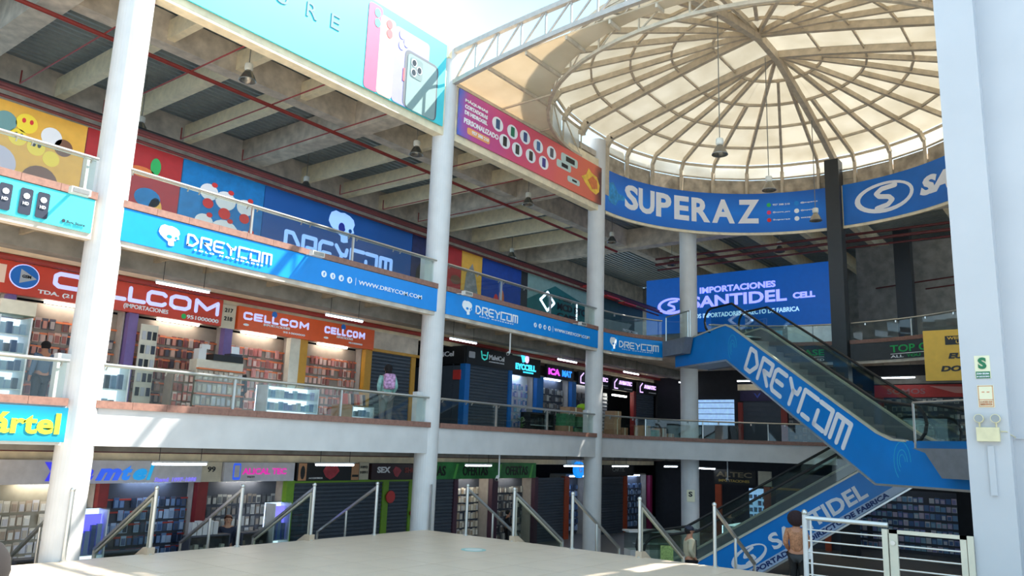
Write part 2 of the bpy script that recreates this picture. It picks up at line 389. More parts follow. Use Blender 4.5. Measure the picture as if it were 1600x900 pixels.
# ---------------------------------------------------------------- parapets, caps, glass rails
bays = ((-2.0, 6.05), (6.5, 14.84), (15.2, 22.86))
bayn = ('left of the first column', 'between the first and second columns', 'between the second and third columns')
ti = 1
def cap_run(parent, z, x0, x1):
    n = max(1, round((x1 - x0) / .62)); w = (x1 - x0) / n
    p = B().box(x0 + .003, x0 + w - .003, YF - .05, YF + .2, z - .13, z).build('tile', capm, parent)
    for i in range(1, n): inst(p, (w * i, 0, 0), parent)
def arc_prism(a0, a1, r0, r1, z0, z1, n):
    b = B(); p = arcpts(r0, a0, a1, n); q = arcpts(r1, a0, a1, n); m = n + 1
    vs = [(x, y, z0) for x, y in p] + [(x, y, z1) for x, y in p] + [(x, y, z1) for x, y in q] + [(x, y, z0) for x, y in q]
    fs = []
    for i in range(n):
        for k in range(4): fs.append((k * m + i, k * m + i + 1, ((k + 1) % 4) * m + i + 1, ((k + 1) % 4) * m + i))
    fs += [(0, m, 2 * m, 3 * m), (n, m + n, 2 * m + n, 3 * m + n)]
    return b.add(vs, fs)
def rail_straight(x0, x1, zc, posts, label, grp):
    t = thing('glass_railing', label, 'railing', ((x0 + x1) / 2, YF + .08, zc), grp)
    zt = zc + .62
    B().tube((x0 + .05, YF + .02, zt), (x1 - .05, YF + .02, zt), .028, 10).build('handrail', steel, t)
    B().tube((x0 + .05, YF + .1, zt - .02), (x1 - .05, YF + .1, zt - .02), .012, 6).build('lower_rail', steel, t)
    xs = [x0 + .03] + posts + [x1 - .03]
    for a, c in zip(xs, xs[1:]):
        B().box(a + .03, c - .03, YF + .07, YF + .082, zc, zt + .02).build('glass_panel', glass, t)
        for xx in (a + .12, (a + c) / 2 - .12, (a + c) / 2 + .12, c - .12):
            B().bar((xx, YF + .02, zt), (xx, YF + .08, zt - .09), .02).build('clamp', steel, t)
    for x in posts: B().box(x - .022, x + .022, YF + .03, YF + .075, zc, zt).build('post', steel, t)
for lv, (zb, zt) in enumerate(((1.85, 2.62), (5.36, 6.20))):
    for bi, (x0, x1) in enumerate(bays):
        struct('trim_%d' % (ti := ti + 1), B().box(x0, x1, YF, YF + .18, zb, zt - .13), white if lv == 0 else conc)
        cap = thing('parapet_cap', 'brown tiled parapet cap of the %s floor %s' % (('middle', 'top')[lv], bayn[bi]), 'parapet cap', ((x0 + x1) / 2, YF, zt - .13), 'brown parapet caps'); cap_run(cap, zt, x0, x1)
        posts = ([1.0, 3.6], [9.2, 11.95], [17.6, 20.1])[bi]
        rail_straight(x0, x1, zt, posts, 'glass railing with steel handrail on the %s floor %s' % (('middle', 'top')[lv], bayn[bi]), 'glass railings')
# curved parapets of the rotunda
def curved(zb, zt, a0, a1, m, lab, posts):
    global ti
    n = max(2, int(abs(a1 - a0) / 3)); ti += 1
    struct('trim_%d' % ti, arc_prism(a0, a1, RC, RC + .2, zb, zt - .13, n), m)
    cap = thing('parapet_cap', 'curved brown parapet cap ' + lab, 'parapet cap', (CX, CY, zt - .13), 'brown parapet caps')
    k = max(1, round(abs(a1 - a0) / 6)); w = (a1 - a0) / k
    for i in range(k): arc_prism(a0 + w * i + .03, a0 + w * (i + 1) - .03, RC - .05, RC + .22, zt - .13, zt, 2).build('tile', capm, cap)
    t = thing('glass_railing', 'curved glass railing ' + lab, 'railing', (CX, CY, zt), 'glass railings'); z = zt + .62
    B().path([(x, y, z) for x, y in arcpts(RC + .02, a0 + (.5 if a1 > a0 else -.5), a1, n)], .028).build('handrail', steel, t)
    kk = max(1, round(abs(a1 - a0) / 20)); w = (a1 - a0) / kk
    for i in range(kk):
        arc_prism(a0 + w * i + .2, a0 + w * (i + 1) - .2, RC + .07, RC + .082, zt, z, 5).build('glass_panel', glass, t)
        if i: B().tube((*arcpts(RC + .05, a0 + w * i, a0 + w * i, 1)[0], zt), (*arcpts(RC + .05, a0 + w * i, a0 + w * i, 1)[0], z), .022, 8).build('post', steel, t)
        for q in (.25, .75):
            x, y = arcpts(RC + .05, a0 + w * (i + q), a0 + w * (i + q), 1)[0]; B().box(x - .02, x + .02, y - .02, y + .02, z - .1, z - .02).build('clamp', steel, t)
curved(1.85, 2.62, 89, 3, white, 'around the middle floor of the rotunda', 4)
curved(1.85, 2.62, -2.2, -60, white, 'on the middle floor right of the black column', 4)
curved(5.36, 6.20, 89, 61, conc, 'beside the top landing of the escalator', 1)
curved(5.36, 6.20, 44, 3, conc, 'behind the escalator left of the black column', 1)
curved(5.36, 6.20, -2.2, -60, conc, 'right of the black column on the top floor', 1)
# underside details behind the fascias
for z in (2.05, 5.60):
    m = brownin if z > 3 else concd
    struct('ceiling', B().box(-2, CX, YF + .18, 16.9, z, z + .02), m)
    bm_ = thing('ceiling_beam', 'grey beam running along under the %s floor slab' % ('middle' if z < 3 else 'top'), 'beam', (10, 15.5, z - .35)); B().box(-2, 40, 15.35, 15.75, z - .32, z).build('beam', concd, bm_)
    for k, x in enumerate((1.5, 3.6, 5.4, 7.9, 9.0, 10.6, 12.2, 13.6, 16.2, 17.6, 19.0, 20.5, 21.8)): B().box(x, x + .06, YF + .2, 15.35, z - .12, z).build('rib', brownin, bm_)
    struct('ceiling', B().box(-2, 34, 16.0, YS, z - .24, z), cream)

for z0, z1 in ((1.5, 1.83), (5.15, 5.38)): struct('trim_%d' % (ti := ti + 1), B().box(-2, 32.4, YS + .02, YS + .12, z0, z1), cream)
# ---------------------------------------------------------------- roof beams and joists
ZJ = 11.4
b1 = tag(B().box(-2, 44, 17.65, 18.05, ZJ, DECKZ).build('concrete_beam', conc), 'long concrete roof beam parallel to the facade', 'beam')
b1 = tag(B().box(-2, 44, 23.5, 23.9, 10.8, DECKZ).build('concrete_beam', conc), 'concrete beam along the back wall under the roof', 'beam')
for x, lb in ((-1, 'leftmost concrete cross beam at the top left'), (6.3, 'concrete cross beam above the first column'), (15.0, 'concrete cross beam above the second column'), (23.1, 'concrete cross beam above the third column'), (31.6, 'concrete cross beam behind the SUPERAZ banner')):
    o = tag(B().box(x - .28, x + .28, YF + .3 if x < 30 else -4, 23.5, ZJ - .1, DECKZ - .01).build('concrete_beam', conc), lb.replace('SUPERAZ', 'curved blue'), 'beam')
# edge beam
for x0, x1 in ((-2, 14.8), (15.2, 22.9)): struct('trim_%d' % (ti := ti + 1), B().box(x0, x1, YF + .02, YF + .3, 10.32, DECKZ), cream)
struct('trim_%d' % (ti := ti + 1), arc_prism(88, -60, RC, RC + .08, 10.33, 11.96, 40), cream)
jl = B().box(-.12, .12, 18.05, 23.5, 11.42, 12.0).build('steel_joist', cream); js = B().box(-.1, .1, YF + .3, 17.65, 11.5, 12.0).build('steel_joist', cream)
brk = B().box(-.14, .14, 17.35, 17.66, 11.35, 11.9)
ORG[js] = ORG[js]; lj, ls_ = jl.location.copy(), js.location.copy()
xs = (-3.2 + 1, .8, 2.6, 4.4, 8.72, 10.62, 12.7, 17.4, 19.4, 21.3, 25.2, 27.2, 29.3)
nm = ['first', 'second', 'third', 'fourth', 'fifth', 'sixth', 'seventh', 'eighth', 'ninth', 'tenth', 'eleventh', 'twelfth', 'thirteenth', 'fourteenth', 'fifteenth', 'sixteenth', 'seventeenth', 'eighteenth', 'nineteenth', 'twentieth']
for i, x in enumerate(xs):
    a = jl if i == 0 else inst(jl); a.location = (x, lj.y, lj.z); tag(a, 'cream steel roof joist beyond the long beam, %s from the left' % nm[i], 'joist', 'long roof joists')
    if x < 22:
        c = js if i == 0 else inst(js); c.location = (x + .1, ls_.y, ls_.z); tag(c, 'short cream joist between banner and long beam, %s from the left' % nm[i], 'joist', 'short roof joists')
for i, y in enumerate((-2, .2, 2.4, 4.6, 8.2, 10.2, 12.2, 14.6, 16.4)):
    o = tag(B().box(31.9, 43, y - .13, y + .13, 11.4, 12.0).build('steel_joist', cream), 'cream joist over the far top floor, %s from the right' % nm[i], 'joist', 'far roof joists')

# ---------------------------------------------------------------- pipes
def pipe(pts, r, m, name, lab, grp=None): return tag(B().path(pts, r, 8).build(name, m), lab, 'pipe', grp)
pipe([(-2, 18.0, 11.1), (31, 18.0, 11.1)], .055, redp, 'sprinkler_pipe', 'long red sprinkler main hung below the roof joists')
for i, x in enumerate((.5, 4.6, 7.4, 9.6, 12.0, 14.2, 18.4, 20.6, 22.6)):
    pipe([(x, 15.0, 11.5), (x, 15.0, 11.12), (x, 22.6, 11.12), (x, 22.6, 11.5)], .02, redp, 'sprinkler_branch', 'thin red sprinkler branch crossing under the joists, %s from the left' % nm[i], 'sprinkler branches')
for k, (z, y, r) in enumerate(((8.62, 16.55, .05), (8.5, 16.4, .04), (8.42, 16.6, .035), (8.75, 16.75, .05))):
    pipe([(-2, y, z), (34, y, z - .2)], r, (redd, redd, redd, blackm)[k], 'service_pipe', ('dark red pipe above the murals', 'second dark red pipe above the murals', 'lowest thin red pipe above the murals', 'black pipe running above the murals')[k], 'pipes above the murals')
for k, (x, z, r) in enumerate(((31.0, 10.25, .06), (31.0, 10.5, .05), (31.2, 10.05, .04))):
    pipe([(x, -3, z), (x, 16, z)], r, redd, 'service_pipe', ('thick dark red pipe crossing the far ceiling', 'upper dark red pipe crossing the far ceiling', 'thin dark red pipe crossing the far ceiling')[k], 'pipes of the far ceiling')
pipe([(-2, 16.6, 5.3), (33, 16.6, 5.3)], .06, redp, 'service_pipe', 'red pipe running above the middle floor shop signs')
pipe([(-2, 16.5, 1.72), (33, 16.5, 1.72)], .04, redd, 'service_pipe', 'dark red pipe above the ground floor shop signs')
for i, (x, y) in enumerate(((24.5, 13.0), (26.6, 11.9), (33.5, 5.0), (33.0, 3.0))):
    if i > 1: pipe([(x, y - 4, 9.9 - i * .3), (x + 2.3, y + 3, 9.9 - i * .3)], .03, redd, 'sprinkler_branch', ('slanting dark pipe right of the black column', 'lower slanting dark pipe right of the black column')[i - 2], 'slanting pipes')

# pendant lamps
def make_lamp():
    t = thing('pendant_lamp', '', 'lamp')
    B().tube((0, 0, .42), (0, 0, 1.73), .012, 6).build('rod', mat('lamp_rod', (120, 118, 112), .5, noise=0), t)
    B().lathe([(.0, .44), (.09, .44), (.1, .42), (.1, .3), (.07, .27), (0, .27)], n=16).build('ballast_cap', mat('lamp_white', (225, 222, 210), .5), t, smooth=False)
    B().lathe([(.06, .28), (.09, .24), (.15, .14), (.2, .03), (.21, 0), (.2, 0), (.14, .12), (.07, .22), (0, .24)], n=20).build('shade', mat('lamp_alu', (150, 146, 138), .25, .8), t, smooth=True)
    return t
L0 = make_lamp(); freeze(L0)
lsp = [(10.0, 16.05, 10.5, 1.2, 'below the long beam, just right of the first column'), (10.2, 21.5, 10.5, 1.4, 'far back beside the first column'), (16.1, 21.6, 10.5, 1.4, 'far back above the deep blue mural'), (15.8, 16.05, 10.5, 1.2, 'just left of the second column'), (21.5, 16.1, 10.5, 1.2, 'below the long beam under the red banner'), (27.5, 16.2, 10.5, 1.2, 'right of the third column, under the curved banner'), (27.6, 21.5, 10.5, 1.2, 'left of the third column far back'), (32.4, 15.9, 10.5, 1.2, 'left of the rotunda column'), (32.3, 10.9, 10.5, 1.2, 'right of the rotunda column')]
for i, (x, y, z, l, w) in enumerate(lsp):
    t = L0 if i == 0 else copy_tree(L0); t.location = (x, y, z); tag(t, 'bell lamp hung %s' % w, 'lamp', 'bell lamps under the roof')
for i, (x, y, z, w) in enumerate(((18.6, 7.75, 9.72, 'leftmost of the three hung in the dome'), (22.5, 7.85, 9.88, 'middle of the three hung in the dome'), (26.7, 7.75, 9.98, 'rightmost of the three, in front of the curved blue banner'))):
    t = copy_tree(L0); t.location = (x, y, z); tag(t, 'metal bell lamp, %s' % w, 'lamp', 'bell lamps in the dome')
    r_ = B().tube((x, y, z + 1.0), (x, y, 14.0), .014, 6).build('hanging_rod', MATS['lamp_rod'], t) if False else None
    me = B().tube((0, 0, 1.0), (0, 0, 14.2 - z), .014, 6); ORG[t] = Vector((0, 0, 0)); me.build('hanging_rod', MATS['lamp_rod'], t)

# ---------------------------------------------------------------- dome
A2, A1, RD = 23.3, 21.7, 6.25
ZR = 13.1
def zr(r): return 14.62 - 1.5 * (r / RD) ** 1.12
dm = thing('dome_roof', 'translucent beige dome over the rotunda with radial beige ribs', 'dome', (22.5, CY, 12))
ring_r = [.0, 1.35, 2.6, 3.85, 5.05, RD]
def dp(cx, r, a, dz=0): return Vector((cx + r * math.cos(R(a)), CY + r * math.sin(R(a)), zr(r) + dz))
for cx, a0 in ((A2, -90), (A1, 90)):
    for s in range(15):
        a, c = a0 + 12 * s, a0 + 12 * (s + 1)
        for k in range(5):
            if ring_r[k] == 0: pts = [dp(cx, 0, a, .09), dp(cx, ring_r[1], a, .09), dp(cx, ring_r[1], c, .09)]
            else: pts = [dp(cx, ring_r[k], a, .09), dp(cx, ring_r[k + 1], a, .09), dp(cx, ring_r[k + 1], c, .09), dp(cx, ring_r[k], c, .09)]
            B().prism(pts, (0, 0, .012)).build('roof_panel', dome_sheet, dm)
    for s in range(16):
        a = a0 + 12 * s; big = s in (0, 15)
        r0 = 0 if (s % 2 == 0 or big) else (ring_r[1] if s % 4 == 1 else ring_r[2])
        rs = [r for r in (0, 1.35, 2.6, 3.85, 5.05, 5.7, 6.05) if r >= r0]
        pts = [dp(cx, r, a) for r in rs] + [Vector((cx + (RD + .02) * math.cos(R(a)), CY + (RD + .02) * math.sin(R(a)), ZR - .22)), Vector((cx + (RD + .02) * math.cos(R(a)), CY + (RD + .02) * math.sin(R(a)), 11.0 if cx == A2 else 12.75))]
        w, h = (.15, .26) if big else (.095, .16)
        b = B()
        for p, q in zip(pts, pts[1:]): b.bar(p, q, w, h)
        b.build('rib', rib, dm)
    for k in range(1, 6):
        b = B()
        for s in range(15): b.bar(dp(cx, ring_r[k], a0 + 12 * s), dp(cx, ring_r[k], a0 + 12 * (s + 1)), .06, .09)
        b.build('purlin', rib, dm)
# middle strip between the two half domes
for sg_ in (1, -1):
    for k in range(5):
        y0, y1 = CY + sg_ * ring_r[k], CY + sg_ * ring_r[k + 1]; z0, z1 = zr(ring_r[k]) + .09, zr(ring_r[k + 1]) + .09
        B().prism([(A1, y0, z0), (A2, y0, z0), (A2, y1, z1), (A1, y1, z1)], (0, 0, .012)).build('roof_panel', dome_sheet, dm)
        B().bar((A1, y1, z1 - .09), (A2, y1, z1 - .09), .05, .07).build('purlin', rib, dm)
# long cross beam along the axis
b = B(); pts = [(15.5, CY, ZR - .05), (17, CY, zr(4.7) - .1), (19, CY, zr(2.7) - .1), (21.7, CY, 14.5), (23.3, CY, 14.5), (26, CY, zr(2.7) - .1), (28.0, CY, zr(4.7) - .1), (29.5, CY, ZR - .15)]
for p, q in zip(pts, pts[1:]): b.bar(p, q, .17, .28)
b.build('main_beam', rib, dm)
# drum wall
drumm = mat('stained_drum_panel', (182, 168, 148), .85, noise=.22, scale=3)
for cx, a0, nn in ((A2, -90, 15), (A1, 90, 15)):
    for s in range(nn):
        a, c = a0 + 12 * s + .4, a0 + 12 * (s + 1) - .4
        rr = RD + .1
        far = cx == A2
        def ring(z0, z1, m, n):
            P4 = [(cx + rr * math.cos(R(a)), CY + rr * math.sin(R(a)), z0), (cx + rr * math.cos(R(c)), CY + rr * math.sin(R(c)), z0), (cx + rr * math.cos(R(c)), CY + rr * math.sin(R(c)), z1), (cx + rr * math.cos(R(a)), CY + rr * math.sin(R(a)), z1)]
            B().prism(P4, (.02 * math.cos(R((a + c) / 2)), .02 * math.sin(R((a + c) / 2)), 0)).build(n, m, dm)
        if far: ring(11.9, 12.6, drumm, 'drum_panel'); ring(12.64, ZR + .02, white_sheet, 'drum_light_panel')
        else: ring(12.1, ZR + .02, white_sheet, 'drum_light_panel') if s < 3 or s > 11 else None
for cx in (A2,):
    b = B()
    for s in range(15): b.bar((cx + RD * math.cos(R(-90 + 12 * s)), CY + RD * math.sin(R(-90 + 12 * s)), 12.62), (cx + RD * math.cos(R(-78 + 12 * s)), CY + RD * math.sin(R(-78 + 12 * s)), 12.62), .05)
    b.build('drum_rail', rib, dm)
# near arc truss
ar = thing('arc_truss', 'curved steel truss forming the near rim of the dome', 'truss', (16, CY, 11.9))
N = 30; lo = [Vector((A1 + 6.3 * math.cos(R(90 + 6 * i)), CY + 6.3 * math.sin(R(90 + 6 * i)), 11.95)) for i in range(N + 1)]; hi = [Vector((A1 + 6.3 * math.cos(R(90 + 6 * i)), CY + 6.3 * math.sin(R(90 + 6 * i)), 12.95)) for i in range(N + 1)]
b = B(); [b.bar(p, q, .09) for p, q in zip(lo, lo[1:])]; b.build('lower_chord', rib, ar)
b = B(); [b.bar(p, q, .07) for p, q in zip(hi, hi[1:])]; b.build('upper_chord', rib, ar)
for i in range(0, N, 2):
    B().bar(lo[i], hi[i], .04).build('web_bar', rib, ar); B().bar(lo[i], hi[i + 2] if i + 2 <= N else hi[N], .035).build('web_bar', rib, ar)
# canopy between truss and dome
cp = thing('canopy_roof', 'flat beige corrugated canopy between the straight truss and the dome', 'canopy', (18, CY, 12))
can_sheet = sheet_mat('canopy_sheet', (226, 214, 194), .5)
y = 1.5
while y < YF:
    y1 = min(y + 1.25, YF + .05); n = 8; pts = [(15.05, y), ]
    arc = []
    for i in range(n + 1):
        yy = y + (y1 - y) * i / n; d = 6.3 ** 2 - (yy - CY) ** 2; arc.append((A1 - math.sqrt(max(0, d)), yy))
    poly = [(15.05, y1), (15.05, y)] + arc
    def cz(yy): return 12.02 + .45 * (1 - ((yy - CY) / 6.25) ** 2) * .6
    B().prism([(px_, py_, cz(py_)) for px_, py_ in poly], (0, 0, .03)).build('canopy_panel', can_sheet, cp)
    d = 6.3 ** 2 - (y1 - CY) ** 2
    if d > 0: B().bar((15.05, y1, cz(y1) - .06), (A1 - math.sqrt(d), y1, cz(y1) - .06), .06, .1).build('purlin', rib, cp)
    y = y1
for x in (17.2, 19.2):
    d = math.sqrt(max(0, 6.3 ** 2 - (x - A1) ** 2))
    for s in (1, -1): B().bar((x, CY + s * d, 11.98), (x, CY + s * 6.25, 11.98), .05).build('purlin', rib, cp)
# straight truss
tr = thing('roof_truss', 'straight grey steel truss spanning from the column top across the sky', 'truss', (15, CY, 12))
def ta(y): return .55 * (1 - ((y - CY) / 6.25) ** 2)
K = 16; ys = [13.95 - 12.4 * i / K for i in range(K + 1)]
greyst = mat('grey_truss_steel', (184, 176, 168), .5, .2)
b = B(); [b.bar((15, p, 11.92 + ta(p)), (15, q, 11.92 + ta(q)), .13) for p, q in zip(ys, ys[1:])]; b.build('lower_chord', greyst, tr)
b = B(); [b.bar((15, p, 12.86 + ta(p) * .6), (15, q, 12.86 + ta(q) * .6), .14) for p, q in zip(ys, ys[1:])]; b.build('upper_chord', greyst, tr)
for i, (p, q) in enumerate(zip(ys, ys[1:])):
    B().bar((15, q, 11.92 + ta(q)), (15, q, 12.86 + .6 * ta(q)), .045).build('web_bar', greyst, tr)
    B().bar((15, p, 11.92 + ta(p)), (15, q, 12.86 + .6 * ta(q)), .045).build('web_bar', greyst, tr)

# ================================================================ banners and fascia signs
def board(name, label, f, x0, x1, z0, z1, m, d=.04, cat='banner', group=None):
    t = thing(name, label, cat, f((x0 + x1) / 2, z0, 0), group)
    b = B(); b.add([f(a, c, e) for e in (0, d) for a, c in ((x0, z0), (x1, z0), (x1, z1), (x0, z1))], [(3, 2, 1, 0), (4, 5, 6, 7), (0, 1, 5, 4), (1, 2, 6, 5), (2, 3, 7, 6), (3, 0, 4, 7)])
    b.build('panel', m, t); return t
def off(f, d): return lambda u, v, w: f(u, v, w + d)
FY = mY(0, 0, YF - .01); FT = off(FY, .04)
# big aqua phone banner
t = board('advertising_banner', 'huge aqua banner high at left with printed phones and grey letters', FY, 6.74, 14.66, 10.52, 12.9, aqua)
gl = mat('slate_print', (74, 112, 134), .5, noise=0)
for s_, x, z, w in (('O', 7.6, 11.46, .36), ('T', 8.35, 11.47, .3), ('U', 9.14, 11.49, .34), ('R', 9.98, 11.53, .3), ('E', 10.68, 11.58, .26)): text(s_, FT, x, z, w, .36, gl, t, bold=.0)
for (a, c_, z1, col, nmx) in ((11.79, 12.25, 12.82, (222, 84, 120), 'pink_phone'), (12.2, 12.72, 12.66, (232, 164, 150), 'salmon_phone'), (12.72, 13.98, 12.6, (140, 140, 206), 'lavender_phone')):
    o = shape(FT, rrect(a, c_, 10.53, z1, .1), mat(nmx, col, .4, noise=.02), t, nmx + '_print', z=.002 + a * .0004)
shape(FT, rrect(13.1, 14.36, 10.53, 12.12, .16), mat('dark_phone_edge', (88, 96, 104), .4, noise=0), t, 'dark_phone_print', z=.012)
shape(FT, rrect(13.2, 14.3, 10.53, 12.04, .12), mat('glass_phone', (134, 160, 158), .3, noise=.02), t, 'phone_back_print', z=.02)
shape(FT, rect(13.06, 13.12, 11.2, 11.55), mat('red_key', (228, 90, 96), .4, noise=0), t, 'phone_button_print', z=.02)
shape(FT, rrect(13.3, 13.75, 11.42, 11.98, .08), mat('camera_plate', (120, 140, 140), .3, noise=0), t, 'camera_plate_print', z=.028)
lens = mat('lens_dark', (60, 68, 74), .2, noise=0)
for x, z, m in ((13.42, 11.83, whl), (13.42, 11.56, whl), (13.62, 11.69, whl)): shape(FT, ell(x, z, .1, .11, 16), m, t, 'camera_lens', z=.036); shape(FT, ell(x, z, .075, .085, 16), lens, t, 'camera_lens', z=.044)
for x, z, m in ((12.08, 12.62, 'aqua_vinyl'), (12.1, 12.36, 'aqua_vinyl'), (12.5, 12.5, 'red_key'), (12.52, 12.25, 'red_key')): shape(FT, ell(x, z, .1, .12, 16), MATS[m], t, 'camera_lens', z=.014)
lavd = mat('lavender_dark', (140, 140, 200), .4, noise=0)
for x, z in ((12.95, 12.42), (12.95, 12.12), (13.12, 12.26)): shape(FT, ell(x, z, .1, .12, 16), lavd, t, 'camera_lens', z=.016)
# red machine banner
def grad_mat(name, stops, ax='X', k=1, o=0):
    m = bpy.data.materials.new(name); m.use_nodes = True; tt = m.node_tree; b = tt.nodes['Principled BSDF']; b.inputs['Roughness'].default_value = .45
    g = tt.nodes.new('ShaderNodeTexCoord'); mp = tt.nodes.new('ShaderNodeMapping'); gr = tt.nodes.new('ShaderNodeSeparateXYZ'); r = tt.nodes.new('ShaderNodeValToRGB')
    n = tt.nodes.new('ShaderNodeTexNoise'); n.inputs['Scale'].default_value = .8; n.inputs['Detail'].default_value = 3
    ma = tt.nodes.new('ShaderNodeMath'); ma.operation = 'MULTIPLY_ADD'; ma.inputs[1].default_value = .3
    tt.links.new(g.outputs['Generated'], gr.inputs[0]); tt.links.new(g.outputs['Object'], n.inputs['Vector'])
    tt.links.new(n.outputs['Fac'], ma.inputs[0]); tt.links.new(gr.outputs[ax], ma.inputs[2]); sb = tt.nodes.new('ShaderNodeMath'); sb.operation = 'SUBTRACT'; sb.inputs[1].default_value = .15
    tt.links.new(ma.outputs[0], sb.inputs[0]); tt.links.new(sb.outputs[0], r.inputs[0])
    e = r.color_ramp.elements
    while len(e) < len(stops): e.new(.5)
    for i, (p, c) in enumerate(stops): e[i].position = p; e[i].color = (*srgb([x / 255 for x in c]), 1)
    tt.links.new(r.outputs[0], b.inputs['Base Color']); return m
redg = grad_mat('pink_violet_orange_print', [(0, (90, 110, 200)), (.1, (190, 80, 150)), (.35, (220, 80, 120)), (.65, (232, 104, 96)), (.9, (226, 110, 80)), (1, (90, 40, 40))])
t = board('advertising_banner', 'pink to orange banner with round product pictures under the canopy', FY, 15.28, 22.95, 10.52, 11.88, redg)
for s_, z in (('MÁQUINAS', 11.56), ('CORTADORAS', 11.38), ('DE HIDROGEL', 11.20)): text(s_, FT, 15.52, z, 1.0, .12, wh, t, bold=.04)
text('PERSONALIZADO', FT, 15.5, 10.93, 1.55, .16, wh, t, bold=.03)
pill = mat('orange_pill', (240, 170, 110), .5, noise=0); shape(FT, rrect(15.66, 16.66, 10.66, 10.86, .06), pill, t, 'phone_pill'); text('957 388 210', FT, 15.85, 10.71, .75, .1, wh, t, z=.012)
cols = [(60, 90, 130), (30, 120, 90), (60, 80, 130), (60, 110, 160), (90, 90, 100), (40, 40, 46), (50, 60, 60), (46, 46, 50), (70, 60, 140)]
for i, (x, z) in enumerate(((17.0, 11.42), (17.72, 11.43), (18.36, 11.48), (19.06, 11.42), (19.8, 11.44), (17.36, 11.0), (17.98, 10.95), (18.68, 10.97), (19.38, 10.97))):
    shape(FT, ell(x, z, .26, .22, 20), wh, t, 'picture_disc'); shape(FT, rrect(x - .09, x + .09, z - .15, z + .15, .03), mat('product%d' % i, cols[i], .4, noise=0), t, 'product_print', z=.012)
for x0, x1, z0, z1 in ((20.35, 21.35, 11.36, 11.66), (20.1, 20.95, 11.1, 11.36), (20.75, 21.5, 10.78, 10.98)):
    shape(FT, rrect(x0, x1, z0, z1, .08), mat('mint_machine', (190, 210, 205), .4, noise=0), t, 'machine_print'); shape(FT, rect(x0 + .28, x1 - .2, z0 + .07, z1 - .06), blk, t, 'machine_screen_print', z=.012)
yel = mat('flame_yellow', (244, 196, 70), .5, noise=.1)
shape(FT, [(21.6, 11.2), (21.9, 11.35), (22.05, 11.62), (22.25, 11.5), (22.6, 11.45), (22.78, 11.2), (22.75, 10.95), (22.55, 10.8), (22.2, 10.85), (21.9, 11.0)], yel, t, 'fist_print')
shape(FT, [(22.0, 11.18), (22.3, 11.4), (22.6, 11.3), (22.62, 11.02), (22.3, 10.93)], mat('flame_orange', (222, 120, 60), .5, noise=.1), t, 'fist_print', z=.012)
# curved blue banner
def curved_board(name, label, a0, a1, z0, z1, m, group=None, cat='banner'):
    t = thing(name, label, cat, (CX, CY, z0), group); arc_prism(a0, a1, RC - .03, RC, z0, z1, max(3, int(abs(a1 - a0) / 2.5))).build('panel', m, t); return t
bluew = grad_mat('wavy_blue_print', [(0, (0, 104, 200)), (.5, (0, 124, 226)), (1, (0, 96, 190))], 'Z')
t = curved_board('advertising_banner', 'curved blue banner with big white letters below the dome', 89, 3.0, 10.43, 11.97, bluew)
Cf = mC(78, 0)
for i, (ch, a, w) in enumerate((('S', 78.2, .68), ('U', 71.5, .74), ('P', 63.8, .66), ('E', 56.3, .6), ('R', 49.6, .72), ('A', 42.0, .84), ('Z', 32.9, .78))):
    text(ch, mC(a, 0), 0, 10.78, w * 1.04, .95, whl, t, bold=.035)
shape(mC(88, 0), [(.0, 11.2), (.1, 11.5), (.4, 11.6), (.7, 11.25), (1.1, 11.2), (1.1, 11.05), (.7, 11.0), (.55, 10.75), (.15, 10.8)], mat('cyan_fist', (40, 150, 214), .5, noise=.2), t, 'fist_print')
ic = [mat('icon_green', (40, 180, 90), .5, noise=0), mat('icon_pink', (230, 60, 110), .5, noise=0), mat('icon_red', (230, 40, 40), .5, noise=0)]
for k, (z, s1, s2) in enumerate(((11.5, '957 388 210', '@superaz'), (11.2, '@superaz_peru', '@superaz.pe'), (10.9, 'Superaz', 'www.superaz.pe'))):
    shape(mC(22.2, 0), ell(.0, z, .08, .08, 14), ic[k], t, 'contact_icon'); text(s1, mC(22.2, 0), .14, z - .035, .62, .07, wh, t)
    shape(mC(13, 0), ell(.0, z, .09, .09, 14), wh if k else MATS['cyan_blue_vinyl'], t, 'contact_icon'); text(s2, mC(13, 0), .14, z - .035, .62, .07, wh, t)
t = curved_board('advertising_banner', 'curved blue banner right of the black column with white oval emblem', -2.2, -60, 10.43, 11.97, blue2)
f = mC(-6.3, 0)
outer = ell(1.05, 11.2, 1.08, .56, 32); inner = ell(1.08, 11.22, .92, .44, 32)
b = B(); n = 32
b.add([f(*p, .003) for p in outer] + [f(*p, .015) for p in outer] + [f(*p, .015) for p in inner] + [f(*p, .003) for p in inner], [(k * n + i, k * n + (i + 1) % n, ((k + 1) % 4) * n + (i + 1) % n, ((k + 1) % 4) * n + i) for k in range(4) for i in range(n)])
b.build('oval_ring', whl, t)
strokes([[(1.45, 11.55), (.95, 11.52), (.75, 11.38), (.85, 11.26), (1.2, 11.18), (1.32, 11.05), (1.15, 10.9), (.75, 10.84)]], f, whl, t, .17, 'oval_s')
text('SANTIDEL', mC(-28, 0), 0, 10.86, 5.0, .66, whl, t, bold=.06, shear=.25)

